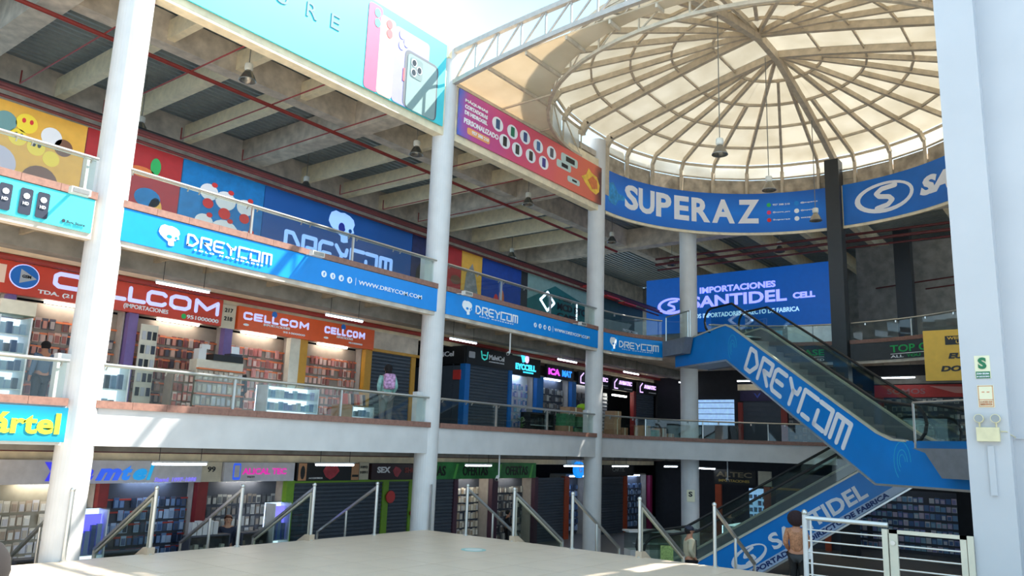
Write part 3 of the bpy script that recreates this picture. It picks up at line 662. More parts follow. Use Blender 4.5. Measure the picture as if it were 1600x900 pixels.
# top floor fascia banners (bay 0, 1, 2 and curve)
FB = mY(0, 0, YF - .001); FBT = off(FB, .04)
t = board('fascia_banner', 'aqua banner with three dark phones at the far left', FB, -2, 6.02, 5.46, 6.06, aqua, .03)
dk = mat('dark_phone_print', (40, 46, 62), .4, noise=0)
for x in (3.9, 4.53, 4.84, 5.1): shape(FBT, rrect(x, x + .19, 5.52, 5.96, .03), dk, t, 'phone_print'); shape(FBT, ell(x + .095, 5.83, .05, .05, 8), wh, t, 'phone_logo_print', z=.012); text('HD', FBT, x + .05, 5.68, .09, .05, wh, t, z=.012)
text('Box Store', FBT, 5.6, 5.54, .3, .05, dk, t); shape(FBT, ell(5.55, 5.57, .03, .03, 10), dk, t, 'logo_ring')
def drey_banner(x0, x1, lab, lx, wx, www):
    t = board('fascia_banner', lab, FB, x0, x1, 5.46, 6.06, cyan, .03)
    skull(FBT, lx, 5.56, wx * .18, .38, wh, cyan, t); dreycom(FBT, lx + .24 * wx, 5.66, wx * .76, .2, wh, t)
    text('SOLO NOVEDADES', FBT, lx + .3 * wx, 5.575, wx * .62, .035, wh, t, sp=1.6)
    for k in range(4): shape(FBT, ell(www + .25 * k, 5.73, .075, .075, 14), wh, t, 'social_icon'); text('ftdo'[k], FBT, www + .25 * k - .02, 5.69, .04, .08, cyan, t, z=.011)
    shape(FBT, rect(www + .93, www + .94, 5.64, 5.82), wh, t, 'divider'); text('WWW.DREYCOM.COM', FBT, www + 1.02, 5.68, (x1 - www - 1.02) * .78, .1, wh, t, bold=.01)
    return t
drey_banner(6.5, 14.84, 'bright blue lettered fascia banner with skull emblem between first and second columns', 7.2, 2.5, 11.1)
drey_banner(15.2, 22.86, 'bright blue lettered fascia banner with skull emblem between second and third columns', 15.8, 2.5, 19.2)
t = curved_board('fascia_banner', 'short curved blue banner with skull emblem beside the escalator', 89, 61, 5.46, 6.06, cyan)
f = mC(85.4, 0); skull(f, 0, 5.55, .42, .4, wh, cyan, t); dreycom(f, .55, 5.66, 1.9, .2, wh, t); text('SOLO NOVEDADES', f, .7, 5.575, 1.5, .035, wh, t, sp=1.6)
grs = mat('green_letter', (40, 170, 90), .5, noise=0); dkf = mat('dark_fascia', (62, 66, 70), .6)
t = curved_board('fascia_banner', 'dark curved fascia with green letters left of the black column', 44, 3.0, 5.46, 6.06, dkf)
f = mC(24, 0); text('TOP CASE', f, 0, 5.7, 1.95, .22, grs, t, bold=.02); shape(f, rect(1.35, 1.95, 5.64, 5.66), wh, t, 'underline'); text('LIMITED', f, 1.2, 5.5, .75, .09, wh, t, bold=.02)
t = curved_board('fascia_banner', 'dark curved fascia with green letters right of the black column', -2.2, -60, 5.46, 6.06, dkf)
f = mC(-14.8, 0); text('TOP C', f, 0, 5.68, 1.3, .25, grs, t, bold=.02); shape(f, rect(0, 1.3, 5.62, 5.64), wh, t, 'underline'); text('ALL', f, 0, 5.5, .45, .09, wh, t, bold=.02); text('YOU', f, .55, 5.5, .5, .09, grs, t, bold=.02)
# yellow money sign hung in front
yb = mat('yellow_sign', (226, 180, 60), .5, noise=.03)
_g = mX(4.67, 0, 26.6); f = lambda u, v, w: _g(u * .947, 2.09 + (v - 2.09) * .947, w); t = board('hanging_sign', 'yellow money exchange sign beside the white pillar', f, 0, 2.2, 4.6, 6.2, yb, .1, 'sign'); f = off(f, .1)
shape(f, rect(.62, 1.6, 5.72, 6.0), blk, t, 'name_plate'); text('WESTERN', f, .68, 5.88, .8, .09, MATS['yellow_sign'], t, z=.012, bold=.03); text('UNION', f, .92, 5.75, .55, .1, MATS['yellow_sign'], t, z=.012, bold=.03)
text('EUROS', f, .68, 5.28, 1.1, .18, blk, t, bold=.05, shear=.2); text('DOLARES', f, .45, 4.88, 1.55, .18, blk, t, bold=.05, shear=.2)
# middle floor hanging sign at far left
t = board('hanging_sign', 'cyan sign with yellow green letters on the left parapet', FY, -2, 6.04, 1.9, 2.46, grad_mat('teal_print', [(0, (20, 130, 150)), (.5, (0, 160, 190)), (1, (0, 120, 150))], 'Z'), .1, 'sign')
text('cártel', off(FY, .1), 4.72, 2.02, 1.22, .34, mat('lime_letter', (214, 232, 50), .5, noise=0), t, bold=.03)
# floodlights on the fascias
fl_ = thing('floodlight', 'white floodlight bracket on the aqua banner at far left', 'floodlight', (0, 0, 0), 'fascia floodlights')
B().box(-.16, .16, -.42, -.30, -.06, .05).build('lamp_body', mat('flood_white', (206, 200, 190), .5), fl_); B().box(-.13, .13, -.43, -.415, -.04, .03).build('lens', grl, fl_)
B().bar((0, 0, .03), (0, -.32, .0), .05, .02).build('arm', MATS['flood_white'], fl_); freeze(fl_)
for i, (x, w) in enumerate(((5.6, ''), (10.6, 'on the blue banner left of the second column'), (15.6, 'on the blue banner just right of the second column'), (21.3, 'on the blue banner just left of the third column'))):
    o = fl_ if i == 0 else copy_tree(fl_); o.location = (x, YF - .03, 6.04)
    if i: tag(o, 'white floodlight bracket ' + w)
cc = thing('security_camera', 'white security camera on a drop pole below the blue banner right of the second column', 'camera', (0, 0, 0), 'drop pole cameras')
B().tube((0, 0, -.02), (0, 0, .62), .022, 8).build('pole', white, cc); B().tube((-.02, .02, 0), (-.22, -.1, -.07), .045, 12).build('camera_body', white, cc); B().tube((-.22, -.1, -.07), (-.235, -.108, -.075), .035, 12).build('lens', blk, cc); freeze(cc)
for i, (x, y, z, w) in enumerate(((18.2, YF + .12, 4.78, ''), (17.9, YF + .12, 1.25, 'below the white fascia right of the second column'), (29.0, 12.0, 1.2, 'near the ground floor shops behind the escalator'))):
    o = cc if i == 0 else copy_tree(cc); o.location = (x, y, z)
    if i: tag(o, 'white security camera on a drop pole ' + w)
# tube lamps
tl = thing('tube_light', 'x', 'lamp', (0, 0, 0)); B().box(-.6, .6, -.03, .03, .03, .07).build('housing', white, tl); B().tube((-.58, 0, .01), (.58, 0, .01), .022, 8).build('tube', lampm, tl)
for sx in (-.45, .45): B().tube((sx, 0, .07), (sx, 0, .55), .006, 4).build('hanger', blk, tl)
freeze(tl)
k = 0
for lv, z, Y, xs_ in ((2, 5.05, 15.15, (8.5, 12.8, 17.3, 22.8, 27.3, 32.1, 3.2)), (1, 1.5, 15.2, (8.9, 12.9, 18.3, 23.4, 26.6, 30.8, 4.4))):
    for j, x in enumerate(xs_):
        o = tl if k == 0 else copy_tree(tl); k += 1; o.location = (x, Y, z)
        tag(o, 'lit white tube lamp over the %s walkway, %s' % ('middle floor' if lv == 2 else 'ground floor', ('right of the first column', 'left of the second column', 'right of the second column', 'left of the third column', 'right of the third column', 'at the far end', 'left of the first column')[j]), 'lamp', 'walkway tube lamps')

# ================================================================ top floor murals
def mural(x0, x1, m, lab, z0=F3, z1=8.36): return board('mural_wall', lab, mY(0, 0, YS), x0, x1, z0, z1, m, .05, 'mural')
MT = mY(0, 0, YS - .05)
my = mat('mural_yellow', (232, 176, 70), .6, noise=.04); mr = mat('mural_red', (172, 40, 44), .6); mb = mat('mural_blue', (0, 120, 190), .6, noise=.1); md = mat('mural_deep_blue', (0, 84, 160), .6, noise=.05, scale=.7)
t = mural(-2, 6.86, my, 'yellow mural with round balls at the far left')
ye = mat('ball_yellow', (244, 214, 60), .5, noise=0); gy = mat('ball_teal', (110, 150, 150), .5, noise=0); br = mat('ball_brown', (120, 80, 60), .5, noise=0); pk = mat('pale_lilac', (196, 190, 210), .5, noise=0); rd = mat('print_red', (214, 50, 50), .5, noise=0)
for x, z, r, m in ((5.35, 7.95, .2, gy), (5.72, 8.02, .2, ye), (5.6, 7.7, .17, ye), (5.95, 7.6, .17, ye), (6.25, 7.45, .16, ye), (6.2, 7.9, .2, whl), (6.45, 7.75, .18, br), (5.0, 8.05, .18, whl), (5.3, 7.1, .35, pk), (5.1, 7.5, .2, pk), (6.1, 6.9, .35, br), (6.5, 6.6, .3, pk), (5.5, 6.5, .3, pk)): shape(MT, ell(x, z, r), m, t, 'printed_ball')
for x, z in ((5.66, 8.07), (5.80, 8.07), (5.56, 7.74), (5.66, 7.74), (5.9, 7.65), (6.0, 7.65)): shape(MT, ell(x, z, .035, .05, 10), rd if z > 8 else blk, t, 'printed_eye', z=.01)
t = mural(6.88, 9.02, mr, 'dark red mural with loose figures right of the first column')
for pts, m in ((ell(8.1, 7.75, .3, .12), MATS['flame_orange']), (ell(7.6, 7.2, .25, .3), blk), (ell(8.3, 7.2, .3, .22), MATS['mural_blue']), (ell(7.3, 6.9, .2), whl), (ell(8.5, 6.95, .16, .3), my), (ell(8.4, 7.95, .12, .2), grs), (ell(7.8, 6.85, .3, .15), rd)): shape(MT, pts, m, t, 'printed_blob')
t = mural(9.04, 11.25, mb, 'light blue mural with white round shapes')
for x, z, r in ((9.75, 7.75, .2), (10.2, 7.65, .23), (10.75, 7.62, .2), (9.7, 7.0, .2), (10.25, 6.85, .33), (10.85, 6.85, .2)): shape(MT, ell(x, z, r * 1.2, r), whl, t, 'printed_disc'); shape(MT, ell(x + .12, z + r, .08, .06, 10), rd, t, 'printed_dot', z=.01); shape(MT, ell(x, z - r * 1.4, r * .7, r * .6), rd, t, 'printed_dot', z=.008)
shape(MT, rect(10.0, 11.2, 5.95, 6.45), mat('pink_panel', (200, 60, 90), .5, noise=0), t, 'pink_panel'); text('HELLO', MT, 10.25, 6.22, .8, .2, mat('pale_pink', (230, 180, 190), .5, noise=0), t, z=.01)
t = mural(11.27, 16.55, md, 'deep blue mural with large pale lettering and skull emblem')
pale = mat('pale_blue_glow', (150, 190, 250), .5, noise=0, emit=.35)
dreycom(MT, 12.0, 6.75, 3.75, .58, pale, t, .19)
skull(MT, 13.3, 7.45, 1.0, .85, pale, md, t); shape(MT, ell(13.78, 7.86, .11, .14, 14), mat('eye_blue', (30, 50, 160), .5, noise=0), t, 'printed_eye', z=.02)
t = mural(16.57, 17.5, mat('mural_night', (30, 40, 90), .6, noise=.2), 'night blue mural with dark figures left of the second column')
shape(MT, ell(17.0, 6.7, .35, .3), ye, t, 'printed_oval'); shape(MT, ell(17.0, 6.7, .28, .16), blk, t, 'printed_oval', z=.01); shape(MT, [(16.7, 6.3), (16.8, 7.3), (17.0, 7.6), (17.25, 7.3), (17.4, 6.3)], blk, t, 'printed_figure', z=.0)
t = mural(17.52, 18.85, mr, 'red mural strip right of the second column'); shape(MT, ell(18.6, 7.3, .25, .15), br, t, 'printed_blob')
t = mural(18.87, 19.9, my, 'narrow yellow mural with grey figure')
shape(MT, [(19.0, 6.8), (19.1, 7.6), (19.4, 8.0), (19.6, 7.5), (19.75, 6.9), (19.4, 6.5)], mat('print_grey', (150, 150, 150), .5, noise=.2), t, 'printed_figure'); shape(MT, ell(19.7, 6.6, .3, .4), ye, t, 'printed_blob')
t = mural(19.92, 22.1, mat('mural_royal', (16, 66, 160), .6, noise=.1), 'royal blue mural with small coloured figures')
for x, z, m in ((20.4, 6.7, rd), (20.7, 6.9, rd), (21.0, 7.1, MATS['flame_orange']), (21.1, 6.6, ye), (21.5, 6.6, grs), (20.5, 6.4, br)): shape(MT, ell(x, z, .14, .3, 12), m, t, 'printed_figure')
t = mural(22.5, 27.6, mat('mural_pale_teal', (134, 170, 170), .6, noise=.06), 'pale teal store front with dark teal triangle and white diamond')
te = mat('mural_teal', (20, 104, 110), .6, noise=.05)
shape(MT, [(22.5, 7.35), (24.25, 8.12), (26.6, 7.7), (27.6, 7.4), (27.6, 5.93), (22.5, 5.93)], te, t, 'triangle_print')
strokes([[(23.3, 7.45), (23.75, 7.8), (24.2, 7.45), (23.75, 7.1), (23.3, 7.45)]], off(MT, .01), mat('white_glow', (225, 240, 255), .5, noise=0, emit=.9), t, .1, 'diamond_outline')
text('PCD', off(MT, .01), 24.5, 7.62, .9, .18, blk, t, bold=.04); text('MCD STORE', off(MT, .01), 24.4, 7.25, 2.6, .28, blk, t, bold=.04); text('CASE', off(MT, .01), 24.4, 6.95, 1.4, .2, blk, t, bold=.04)
shape(MT, rect(25.7, 25.8, 6.9, 7.75), MATS['white_glow'], t, 'light_strip', z=.02)
t = mural(27.7, 31.2, mat('mural_green_grey', (44, 78, 78), .6, noise=.08), 'dark green store front with pale triangle beside the third column')
shape(MT, [(27.7, 7.4), (30.2, 7.5), (29.0, 6.5), (27.7, 7.0)], mat('mist', (130, 150, 146), .6, noise=.05), t, 'triangle_print'); text('PROTECTION', off(MT, .01), 29.4, 7.1, 1.3, .12, wh, t)
shape(MT, ell(30.3, 6.6, .3, .2), mat('blue_glow', (40, 90, 230), .5, noise=0, emit=.5), t, 'blue_light', z=.01)
for i, (x, z) in enumerate(((25.6, 8.3), (27.2, 8.2), (28.6, 8.15))): tag(B().box(x, x + 1.0, 16.2, 16.5, z, z + .06).build('red_awning_plate', mat('signal_red', (200, 60, 56), .5)), 'small red plate hung under the pipes, %s of three' % ('leftmost', 'middle', 'rightmost')[i], 'plate', 'red plates')
tag(B().box(22.1, 22.5, YS - .05, YS + .3, F3, 8.3).build('wall_pier', darksteel), 'dark pier between the royal blue mural and teal store', 'pier')  # dark filler added in the gap to block the sky behind
# far blue sign
XB = 32.5
f = mX(0, 0, XB); t = board('wall_sign', 'large blue wall sign with glowing lilac letters on the far top floor', f, -17.2, -8.85, 7.35, 9.9, mat('lit_blue_panel', (0, 84, 172), .4, noise=.04, emit=.22), .1, 'sign'); f = off(f, .1)
lil = mat('lilac_glow', (140, 146, 255), .5, noise=0, emit=.75); pw = mat('pale_cyan_glow', (170, 215, 240), .5, noise=0, emit=.5)
text('IMPORTACIONES', f, -14.55, 9.05, 3.4, .28, lil, t, bold=.04); text('SANTIDEL', f, -14.95, 8.42, 4.25, .52, lil, t, bold=.03); text('CELL', f, -10.45, 8.48, .9, .26, lil, t, bold=.05)
text('LOS IMPORTADORES DIRECTO DE FABRICA', f, -14.9, 7.95, 4.7, .2, pw, t, bold=.02)
outer = ell(-15.9, 8.6, .72, .38, 28); inner = ell(-15.87, 8.62, .6, .27, 28); b = B(); n = 28
b.add([f(*p, .003) for p in outer] + [f(*p, .02) for p in outer] + [f(*p, .02) for p in inner] + [f(*p, .003) for p in inner], [(k * n + i, k * n + (i + 1) % n, ((k + 1) % 4) * n + (i + 1) % n, ((k + 1) % 4) * n + i) for k in range(4) for i in range(n)]); b.build('oval_ring', lil, t)
strokes([[(-15.65, 8.82), (-16.0, 8.78), (-16.08, 8.68), (-15.8, 8.56), (-15.78, 8.44), (-16.1, 8.38)]], f, lil, t, .1, 'oval_s')
struct('wall_far', B().box(XB + .05, XB + .3, 8.8, 17.2, F3, 7.4), concd)
struct('wall_far', B().box(36, 36.2, -6, 8.8, F3, 11.2), concd)
# white display cases behind the parapet
for i, a in enumerate((17.4, 9.6)):
    o = tag(arc_prism(a, a - 7.5, RC + .35, RC + .9, F3, 6.84, 3).build('display_case', mat('gloss_white', (245, 245, 248), .3)), ('white glossy display case left of its twin by the black column', 'white glossy display case right beside the black column')[i], 'display case', 'white display cases')
tag(arc_prism(24, 19, RC + .35, RC + .9, F3, 6.7, 2).build('display_case', mat('baby_blue', (130, 190, 230), .3)), 'pale blue phone shaped display stand beside the white cases', 'display case')

# ================================================================ escalators
escb = mat('escalator_blue', (0, 124, 206), .3, noise=.05, scale=1.2)
grey_c = mat('grey_cladding', (122, 126, 132), .4, .2); trimc = mat('cream_trim', (206, 202, 184), .4, .3, noise=.03); stepm = mat('step_grey', (160, 160, 162), .5, .3)
def escalator(P0, u, n, zlo, zhi, flip, label, run, l0, l1, wid=1.35):
    """P0 = plan point of the high knee (near side); u = plan direction pointing downhill; n = plan direction away from camera"""
    t = thing('escalator', label, 'escalator', (P0[0], P0[1], zlo))
    H = zhi - zlo
    def E(s, w, z): return Vector((P0[0] + u[0] * s + n[0] * w, P0[1] + u[1] * s + n[1] * w, z))
    b0 = -.86; tp = .17
    bot = [(-l0, zhi + b0), (0, zhi + b0), (run, zlo + b0), (run + l1, zlo + b0)]
    top = [(run + l1, zlo - .12), (run + l1 - .5, zlo + tp), (run + 1.0, zlo + tp), (run + .55, zlo + tp + .03), (run + .1, zlo + tp + .2), (.35, zhi + tp - .02), (0, zhi + tp + .12), (-.4, zhi + tp + .1), (-l0 + 1.2, zhi + tp - .05), (-l0 + .5, zhi - .1), (-l0, zhi - .35)]
    for w, nm_ in ((0, 'side_panel'), (wid, 'side_panel')):
        pn = B().prism([E(s, w, z) for s, z in bot + top], tuple(Vector((n[0], n[1], 0)) * .05)).build(nm_, escb if w == 0 else grey_c, t)
        if w == 0: panel = pn
        b = B(); [b.bar(E(a[0], w + .02, a[1]), E(c[0], w + .02, c[1]), .09, .05) for a, c in zip(top[2:9], top[3:9])]; b.build('skirt_trim', trimc, t)
        # glass balustrade and handrail
        g = [(run + 1.2, zlo + tp), (run + .1, zlo + tp + .2), (.3, zhi + tp), (-.9, zhi + tp)]; G = [(s, z + .78) for s, z in g]
        B().prism([E(s, w + .02, z) for s, z in g] + [E(s, w + .02, z) for s, z in G[::-1]], tuple(Vector((n[0], n[1], 0)) * .012)).build('balustrade_glass', glassd, t)
        e0 = (run + 1.2, zlo + tp + .39); hr = [(-.9 - .39 * math.sin(R(a)), zhi + tp + .39 + .41 * math.cos(R(a))) for a in range(180, -1, -30)] + G[::-1][1:3] + [(run + 1.2 + .39 * math.sin(R(a)), zlo + tp + .39 + .41 * math.cos(R(a))) for a in range(0, 181, 30)]
        B().path([E(s, w + .03, z) for s, z in hr], .038, 8).build('handrail', rubber, t)
    b = B(); [b.bar(E(a[0], -.01, a[1]), E(c[0], -.01, c[1]), .06, .05) for a, c in zip(bot, bot[1:])]; b.build('lower_edge_trim', steel, t)
    B().prism([E(s, .05, z + .03) for s, z in bot] + [E(s, .05, z + .08) for s, z in bot[::-1]], tuple(Vector((n[0], n[1], 0)) * (wid - .05))).build('soffit', grey_c, t)
    k = 17; sh = None
    for i in range(k):
        s = run * i / k; z = zhi - H * (i + 1) / k
        B().prism([E(s, .06, z - .2), E(s + run / k + .05, .06, z - .2), E(s + run / k + .05, .06, z), E(s, .06, z)], tuple(Vector((n[0], n[1], 0)) * (wid - .07))).build('step', stepm, t)
    for s0, s1, z in ((-l0, 0, zhi), (run, run + l1, zlo)): B().prism([E(s0, .05, z - .05), E(s1, .05, z - .05), E(s1, .05, z), E(s0, .05, z)], tuple(Vector((n[0], n[1], 0)) * (wid - .05))).build('landing_plate', steel, t)
    return t, E, panel
u1 = Vector((-.555, -.832)); n1 = Vector((.832, -.555)); P1 = (24.32, 10.03)
t, E, pn = escalator(P1, u1, n1, F2, F3, 1, 'blue escalator with white angular letters descending from the top floor to the middle floor', 6.15, 3.2, 3.4)
sl = math.atan2(-3.55, 6.15); cs, sn = math.cos(sl), math.sin(sl)
f = lambda a, v, w: E(1.0 + a * cs - v * sn, -w, F3 - .62 - 1.0 * 3.55 / 6.15 + a * sn + v * cs)
dreycom(f, .0, .0, 4.75, .66, whl, pn, .2)
swl = mat('swirl_cyan', (50, 170, 215), .4, noise=0)
for s, zc, rr in ((.35, F3 - .5, .42), (7.0, F2 - .3, .45)):
    for q in (.35, .6, 1):
        ff = lambda a, v, w, s=s, zc=zc: E(s + a, -w, zc + v)
        strokes([ell(0, 0, rr * .55 * q, rr * q, 20)[:14]], ff, swl, pn, .02, 'printed_swirl', d=.004)
# grey landing boxes with glass
gb = thing('landing_box', 'grey cladding box with glass rail at the top landing of the escalator', 'cladding', tuple(E(-3.2, -.3, F3 - .6)))
B().prism([E(-3.5, -.35, F3 - .45), E(-2.1, -.35, F3 - .45), E(-1.9, -.35, F3 + .1), E(-3.5, -.35, F3 + .1)], tuple(Vector((n1.x, n1.y, 0)) * .3)).build('box', grey_c, gb)
B().prism([E(-3.5, -.2, F3 + .1), E(-2.0, -.2, F3 + .1), E(-2.0, -.2, F3 + 1.0), E(-3.5, -.2, F3 + 1.0)], tuple(Vector((n1.x, n1.y, 0)) * .012)).build('glass_panel', glass, gb)
for s in (-3.5, -2.0, -1.85): B().tube(E(s, -.2, F3 + .1), E(s, -.2, F3 + 1.02), .022, 8).build('post', steel, gb)
B().tube(E(-3.5, -.2, F3 + 1.02), E(-1.85, -.2, F3 + 1.02), .024, 8).build('handrail', steel, gb)
gb = thing('landing_box', 'grey cladding box with glass rail at the lower landing beside the white pillar', 'cladding', tuple(E(9, -.4, F2 - .6)))
B().prism([E(7.75, -.45, F2 + .0), E(10.6, -.45, F2 + .0), E(10.6, -.45, F2 - .62), E(8.5, -.45, F2 - .62), E(8.1, -.45, F2 - .1)], tuple(Vector((n1.x, n1.y, 0)) * .4)).build('box', grey_c, gb)
B().prism([E(7.8, -.4, F2), E(10.6, -.4, F2), E(10.6, -.4, F2 + 1.0), E(7.8, -.4, F2 + 1.0)], tuple(Vector((n1.x, n1.y, 0)) * .012)).build('glass_panel', glass, gb)
B().tube(E(7.8, -.4, F2), E(7.8, -.4, F2 + 1.0), .025, 8).build('post', steel, gb); B().tube(E(7.8, -.4, F2 + 1.0), E(10.6, -.4, F2 + 1.0), .025, 8).build('handrail', steel, gb)
# lower escalator, parallel to the picture of it: high knee near (24.9,4.36), low knee near (21.75,9.55)
u2 = Vector((-.607, .794)); n2 = Vector((.794, .607)); H2 = (25.1, 4.75)
t, E2, pn = escalator(H2, u2, n2, F1, F2, 1, 'blue escalator with white letters rising from the ground floor behind the stair rails', 6.15, 3.2, 2.6)
f = lambda a, v, w: E2(6.0 - a * cs - v * sn * -1 * -1, -w, F1 - .35 + .15 * 3.55 / 6.15 - a * sn + v * cs) if False else E2(6.15 - a * cs - v * sn, -w, F1 - .80 - a * sn + v * cs)
f = lambda a, v, w: E2(6.15 - a * cs - v * sn, -w, F1 - .80 - a * sn + v * cs)
f = (lambda a, v, w: E2(6.15 - a * math.cos(-sl) + v * math.sin(-sl), -w, F1 - .80 + a * math.sin(-sl) + v * math.cos(-sl)))
lb = mat('pale_band', (176, 196, 222), .4, noise=.02); navy = mat('navy_letter', (20, 50, 110), .5, noise=0)
shape(f, rect(-.2, 6.9, -.02, .2), lb, pn, 'pale_band')
text('IMPORTADORES DIRECTO DE FABRICA', f, 1.5, .03, 4.6, .14, navy, pn, z=.012, bold=.03)
text('SANTIDEL', f, 2.5, .3, 3.1, .44, whl, pn, bold=.03)
outer = ell(1.8, .5, .55, .26, 28); inner = ell(1.85, .52, .45, .18, 28); b = B(); n = 28
b.add([f(*p, .003) for p in outer] + [f(*p, .015) for p in outer] + [f(*p, .015) for p in inner] + [f(*p, .003) for p in inner], [(k * n + i, k * n + (i + 1) % n, ((k + 1) % 4) * n + (i + 1) % n, ((k + 1) % 4) * n + i) for k in range(4) for i in range(n)]); b.build('oval_ring', whl, pn)
strokes([[(2.0, .66), (1.75, .62), (1.67, .54), (1.9, .48), (1.93, .4), (1.65, .36)]], f, whl, pn, .07, 'oval_s')
tag(B().prism([E2(6.95, -.1, F1 + .35), E2(7.3, -.1, F1 + .35), E2(7.3, -.1, F1 + .75), E2(6.95, -.1, F1 + .75)], (n2.x * .01, n2.y * .01, 0)).build('notice_sheet', mat('lime_sheet', (198, 214, 130), .5, noise=.25, scale=20)), 'yellow green notice sheet on the lower escalator glass', 'notice')

# ================================================================ stair handrails, gate
def stair_rail(framed):
    t = thing('stair_handrail', 'x', 'railing', (0, 0, 0))
    # local: goes down along +X from the origin on the plaza edge
    B().tube((0, 0, 0), (0, 0, 1.12), .035, 12).build('post', steel, t); B().ball((0, 0, 1.14), .045).build('ball_cap', steel, t, smooth=True)
    B().tube((0, 0, 0), (0, 0, .02), .06, 12).build('base_flange', steel, t)
    B().bar((0, 0, 1.07), (2.0, 0, -.12), .06, .05).build('handrail', steel, t)
    B().tube((2.0, 0, -1.17), (2.0, 0, -.12), .03, 10).build('lower_post', steel, t)
    if framed:
        tc_ = trimc
        b = B(); P4 = [(.07, 0, .12), (.07, 0, .96), (1.95, 0, -.18), (1.95, 0, -1.0)]
        for a, c in zip(P4, P4[1:] + P4[:1]): b.bar(a, c, .035, .05, up=(0, 1, 0))
        b.build('frame', tc_, t); B().prism(P4, (0, .012, 0)).build('glass_panel', glassd, t)
        B().prism([(-.05, -.07, 0), (-.05, -.07, .12), (.1, -.07, .12), (2.1, -.07, -1.05), (2.1, -.07, -1.17)], (0, .14, 0)).build('kerb', mat('kerb_stone', (196, 176, 152), .6), t)
    else: B().tube((1.0, 0, -.6), (1.0, 0, .47), .028, 10).build('middle_post', steel, t)
    freeze(t); return t
rA, rB = stair_rail(False), stair_rail(True)
used = set()
rails = [(6.3, 14.0, 90, 0, 'leftmost, beside the first column'), (7.75, 14.0, 90, 1, 'second from the left, with glass panel'), (9.52, 14.0, 90, 0, 'third from the left, below the white lit sign'), (11.28, 14.0, 90, 1, 'fourth from the left, with glass panel'), (13.1, 14.0, 90, 0, 'fifth from the left, before the grey shutters'),
         (14.9, 12.6, 0, 0, 'first right of the second column'), (14.9, 11.2, 0, 1, 'second right of the second column, with glass'), (14.9, 9.62, 0, 0, 'third right of the second column, before the third column'), (14.9, 8.0, 0, 1, 'fourth right of the second column, before the escalator foot'), (14.9, 6.4, 0, 0, 'fifth right of the second column, before the blue escalator side')]
for x, y, a, k, w in rails:
    src = (rA, rB)[k]; o = src if k not in used else copy_tree(src); used.add(k)
    o.location = (x + (0 if a else -.1), y - (.1 if a else 0), 0); o.rotation_euler = (0, 0, R(a)); tag(o, 'sloping steel stair handrail, ' + w, 'railing', 'stair handrails')
o = tag(B().box(14.86, 14.9, 13.83, 13.87, 0, 1.1).build('thin_post', steel), 'thin pair of posts against the second column on the plaza', 'post')
g = thing('balustrade', 'white steel balustrade with horizontal bars next to the gate', 'railing', (14.85, 4.05, 0))
B().tube((14.85, 4.72, -.6), (14.85, 4.72, 1.08), .045, 12).build('post', white, g); B().ball((14.85, 4.72, 1.12), .055).build('ball_cap', steel, g, smooth=True)
B().tube((14.85, 4.72, 1.03), (14.85, 3.34, 1.02), .04, 10).build('top_rail', steel, g)
for k in range(5): B().tube((14.85, 4.70, .83 - .19 * k), (14.85, 3.42, .83 - .19 * k), .014, 8).build('bar', steel, g)
B().tube((14.85, 4.62, 0), (14.85, 4.62, 1.0), .02, 8).build('inner_post', white, g)
B().box(14.75, 14.95, 4.6, 4.85, -.6, .02).build('kerb', MATS['kerb_stone'], g)
g = thing('gate', 'cream framed steel gate between the balustrade and the white pillar', 'gate', (14.85, 2.7, 0))
for y, w in ((3.40, .05), (3.27, .07), (2.24, .05), (2.14, .05)): B().box(14.82, 14.88, y - w, y + w - .01, 0, .95).build('frame_post', trimc, g)
B().box(14.82, 14.88, 2.19, 3.34, .89, .95).build('top_rail', trimc, g)
for k in range(5): B().tube((14.85, 3.2, .7 - .19 * k), (14.85, 2.28, .7 - .19 * k), .014, 8).build('bar', steel, g)
B().tube((14.8, 3.27, .74), (14.79, 3.27, .74), .04, 14).build('latch', steel, g)

# ================================================================ shops
rng = random.Random(3)
PAL = {}
CN = {}
for k_, v_ in (('warm', ('brick red', 'dark brown', 'tan', 'charcoal', 'beige', 'maroon', 'cream')), ('pink', ('salmon', 'peach', 'brick pink', 'taupe', 'pale pink', 'brown pink'))):
    for i_, c_ in enumerate(v_): CN['%s_pack_%s' % (k_, 'abcdefgh'[i_])] = c_
def palette(key, cols): PAL[key] = [mat('%s_pack_%s' % (key, 'abcdefgh'[i]), c, .4, noise=0) for i, c in enumerate(cols)]
palette('warm', [(150, 84, 70), (96, 64, 60), (180, 120, 100), (70, 66, 74), (200, 160, 140), (120, 60, 56), (170, 150, 140)])
palette('pink', [(206, 140, 130), (220, 170, 150), (190, 110, 100), (170, 150, 140), (224, 190, 176), (150, 90, 80)])
palette('blue', [(70, 96, 140), (110, 140, 180), (40, 56, 80), (140, 160, 190), (80, 90, 110), (170, 190, 215)])
palette('grey', [(150, 150, 148), (110, 112, 112), (180, 178, 170), (80, 80, 84), (130, 120, 110), (60, 62, 68)])
palette('cyan', [(120, 160, 200), (150, 150, 200), (200, 190, 210), (90, 120, 170), (210, 214, 220), (150, 190, 210)])
palette('dark', [(46, 48, 56), (70, 72, 80), (36, 38, 44), (92, 92, 96), (60, 54, 54)])
palette('cream', [(210, 200, 180), (190, 176, 156), (224, 218, 204), (170, 150, 130), (200, 196, 196)])
PROTO = {}
def pack(matc, w, h, key):
    k = (matc.name, round(w, 3), round(h, 3))
    if k in PROTO: return PROTO[k]
    me = bpy.data.meshes.new('phone_case_package')
    b = B().box(-w / 2, w / 2, -.012, 0, 0, h); b.box(-w * .34, w * .34, -.024, -.012, h * .06, h * .76)
    me.from_pydata(b.v, [], b.f); me.materials.append(matc); me.materials.append(PAL[key][rng.randrange(len(PAL[key]))])
    for i, p in enumerate(me.polygons): p.material_index = 1 if i >= 6 else 0
    PROTO[k] = me; return me
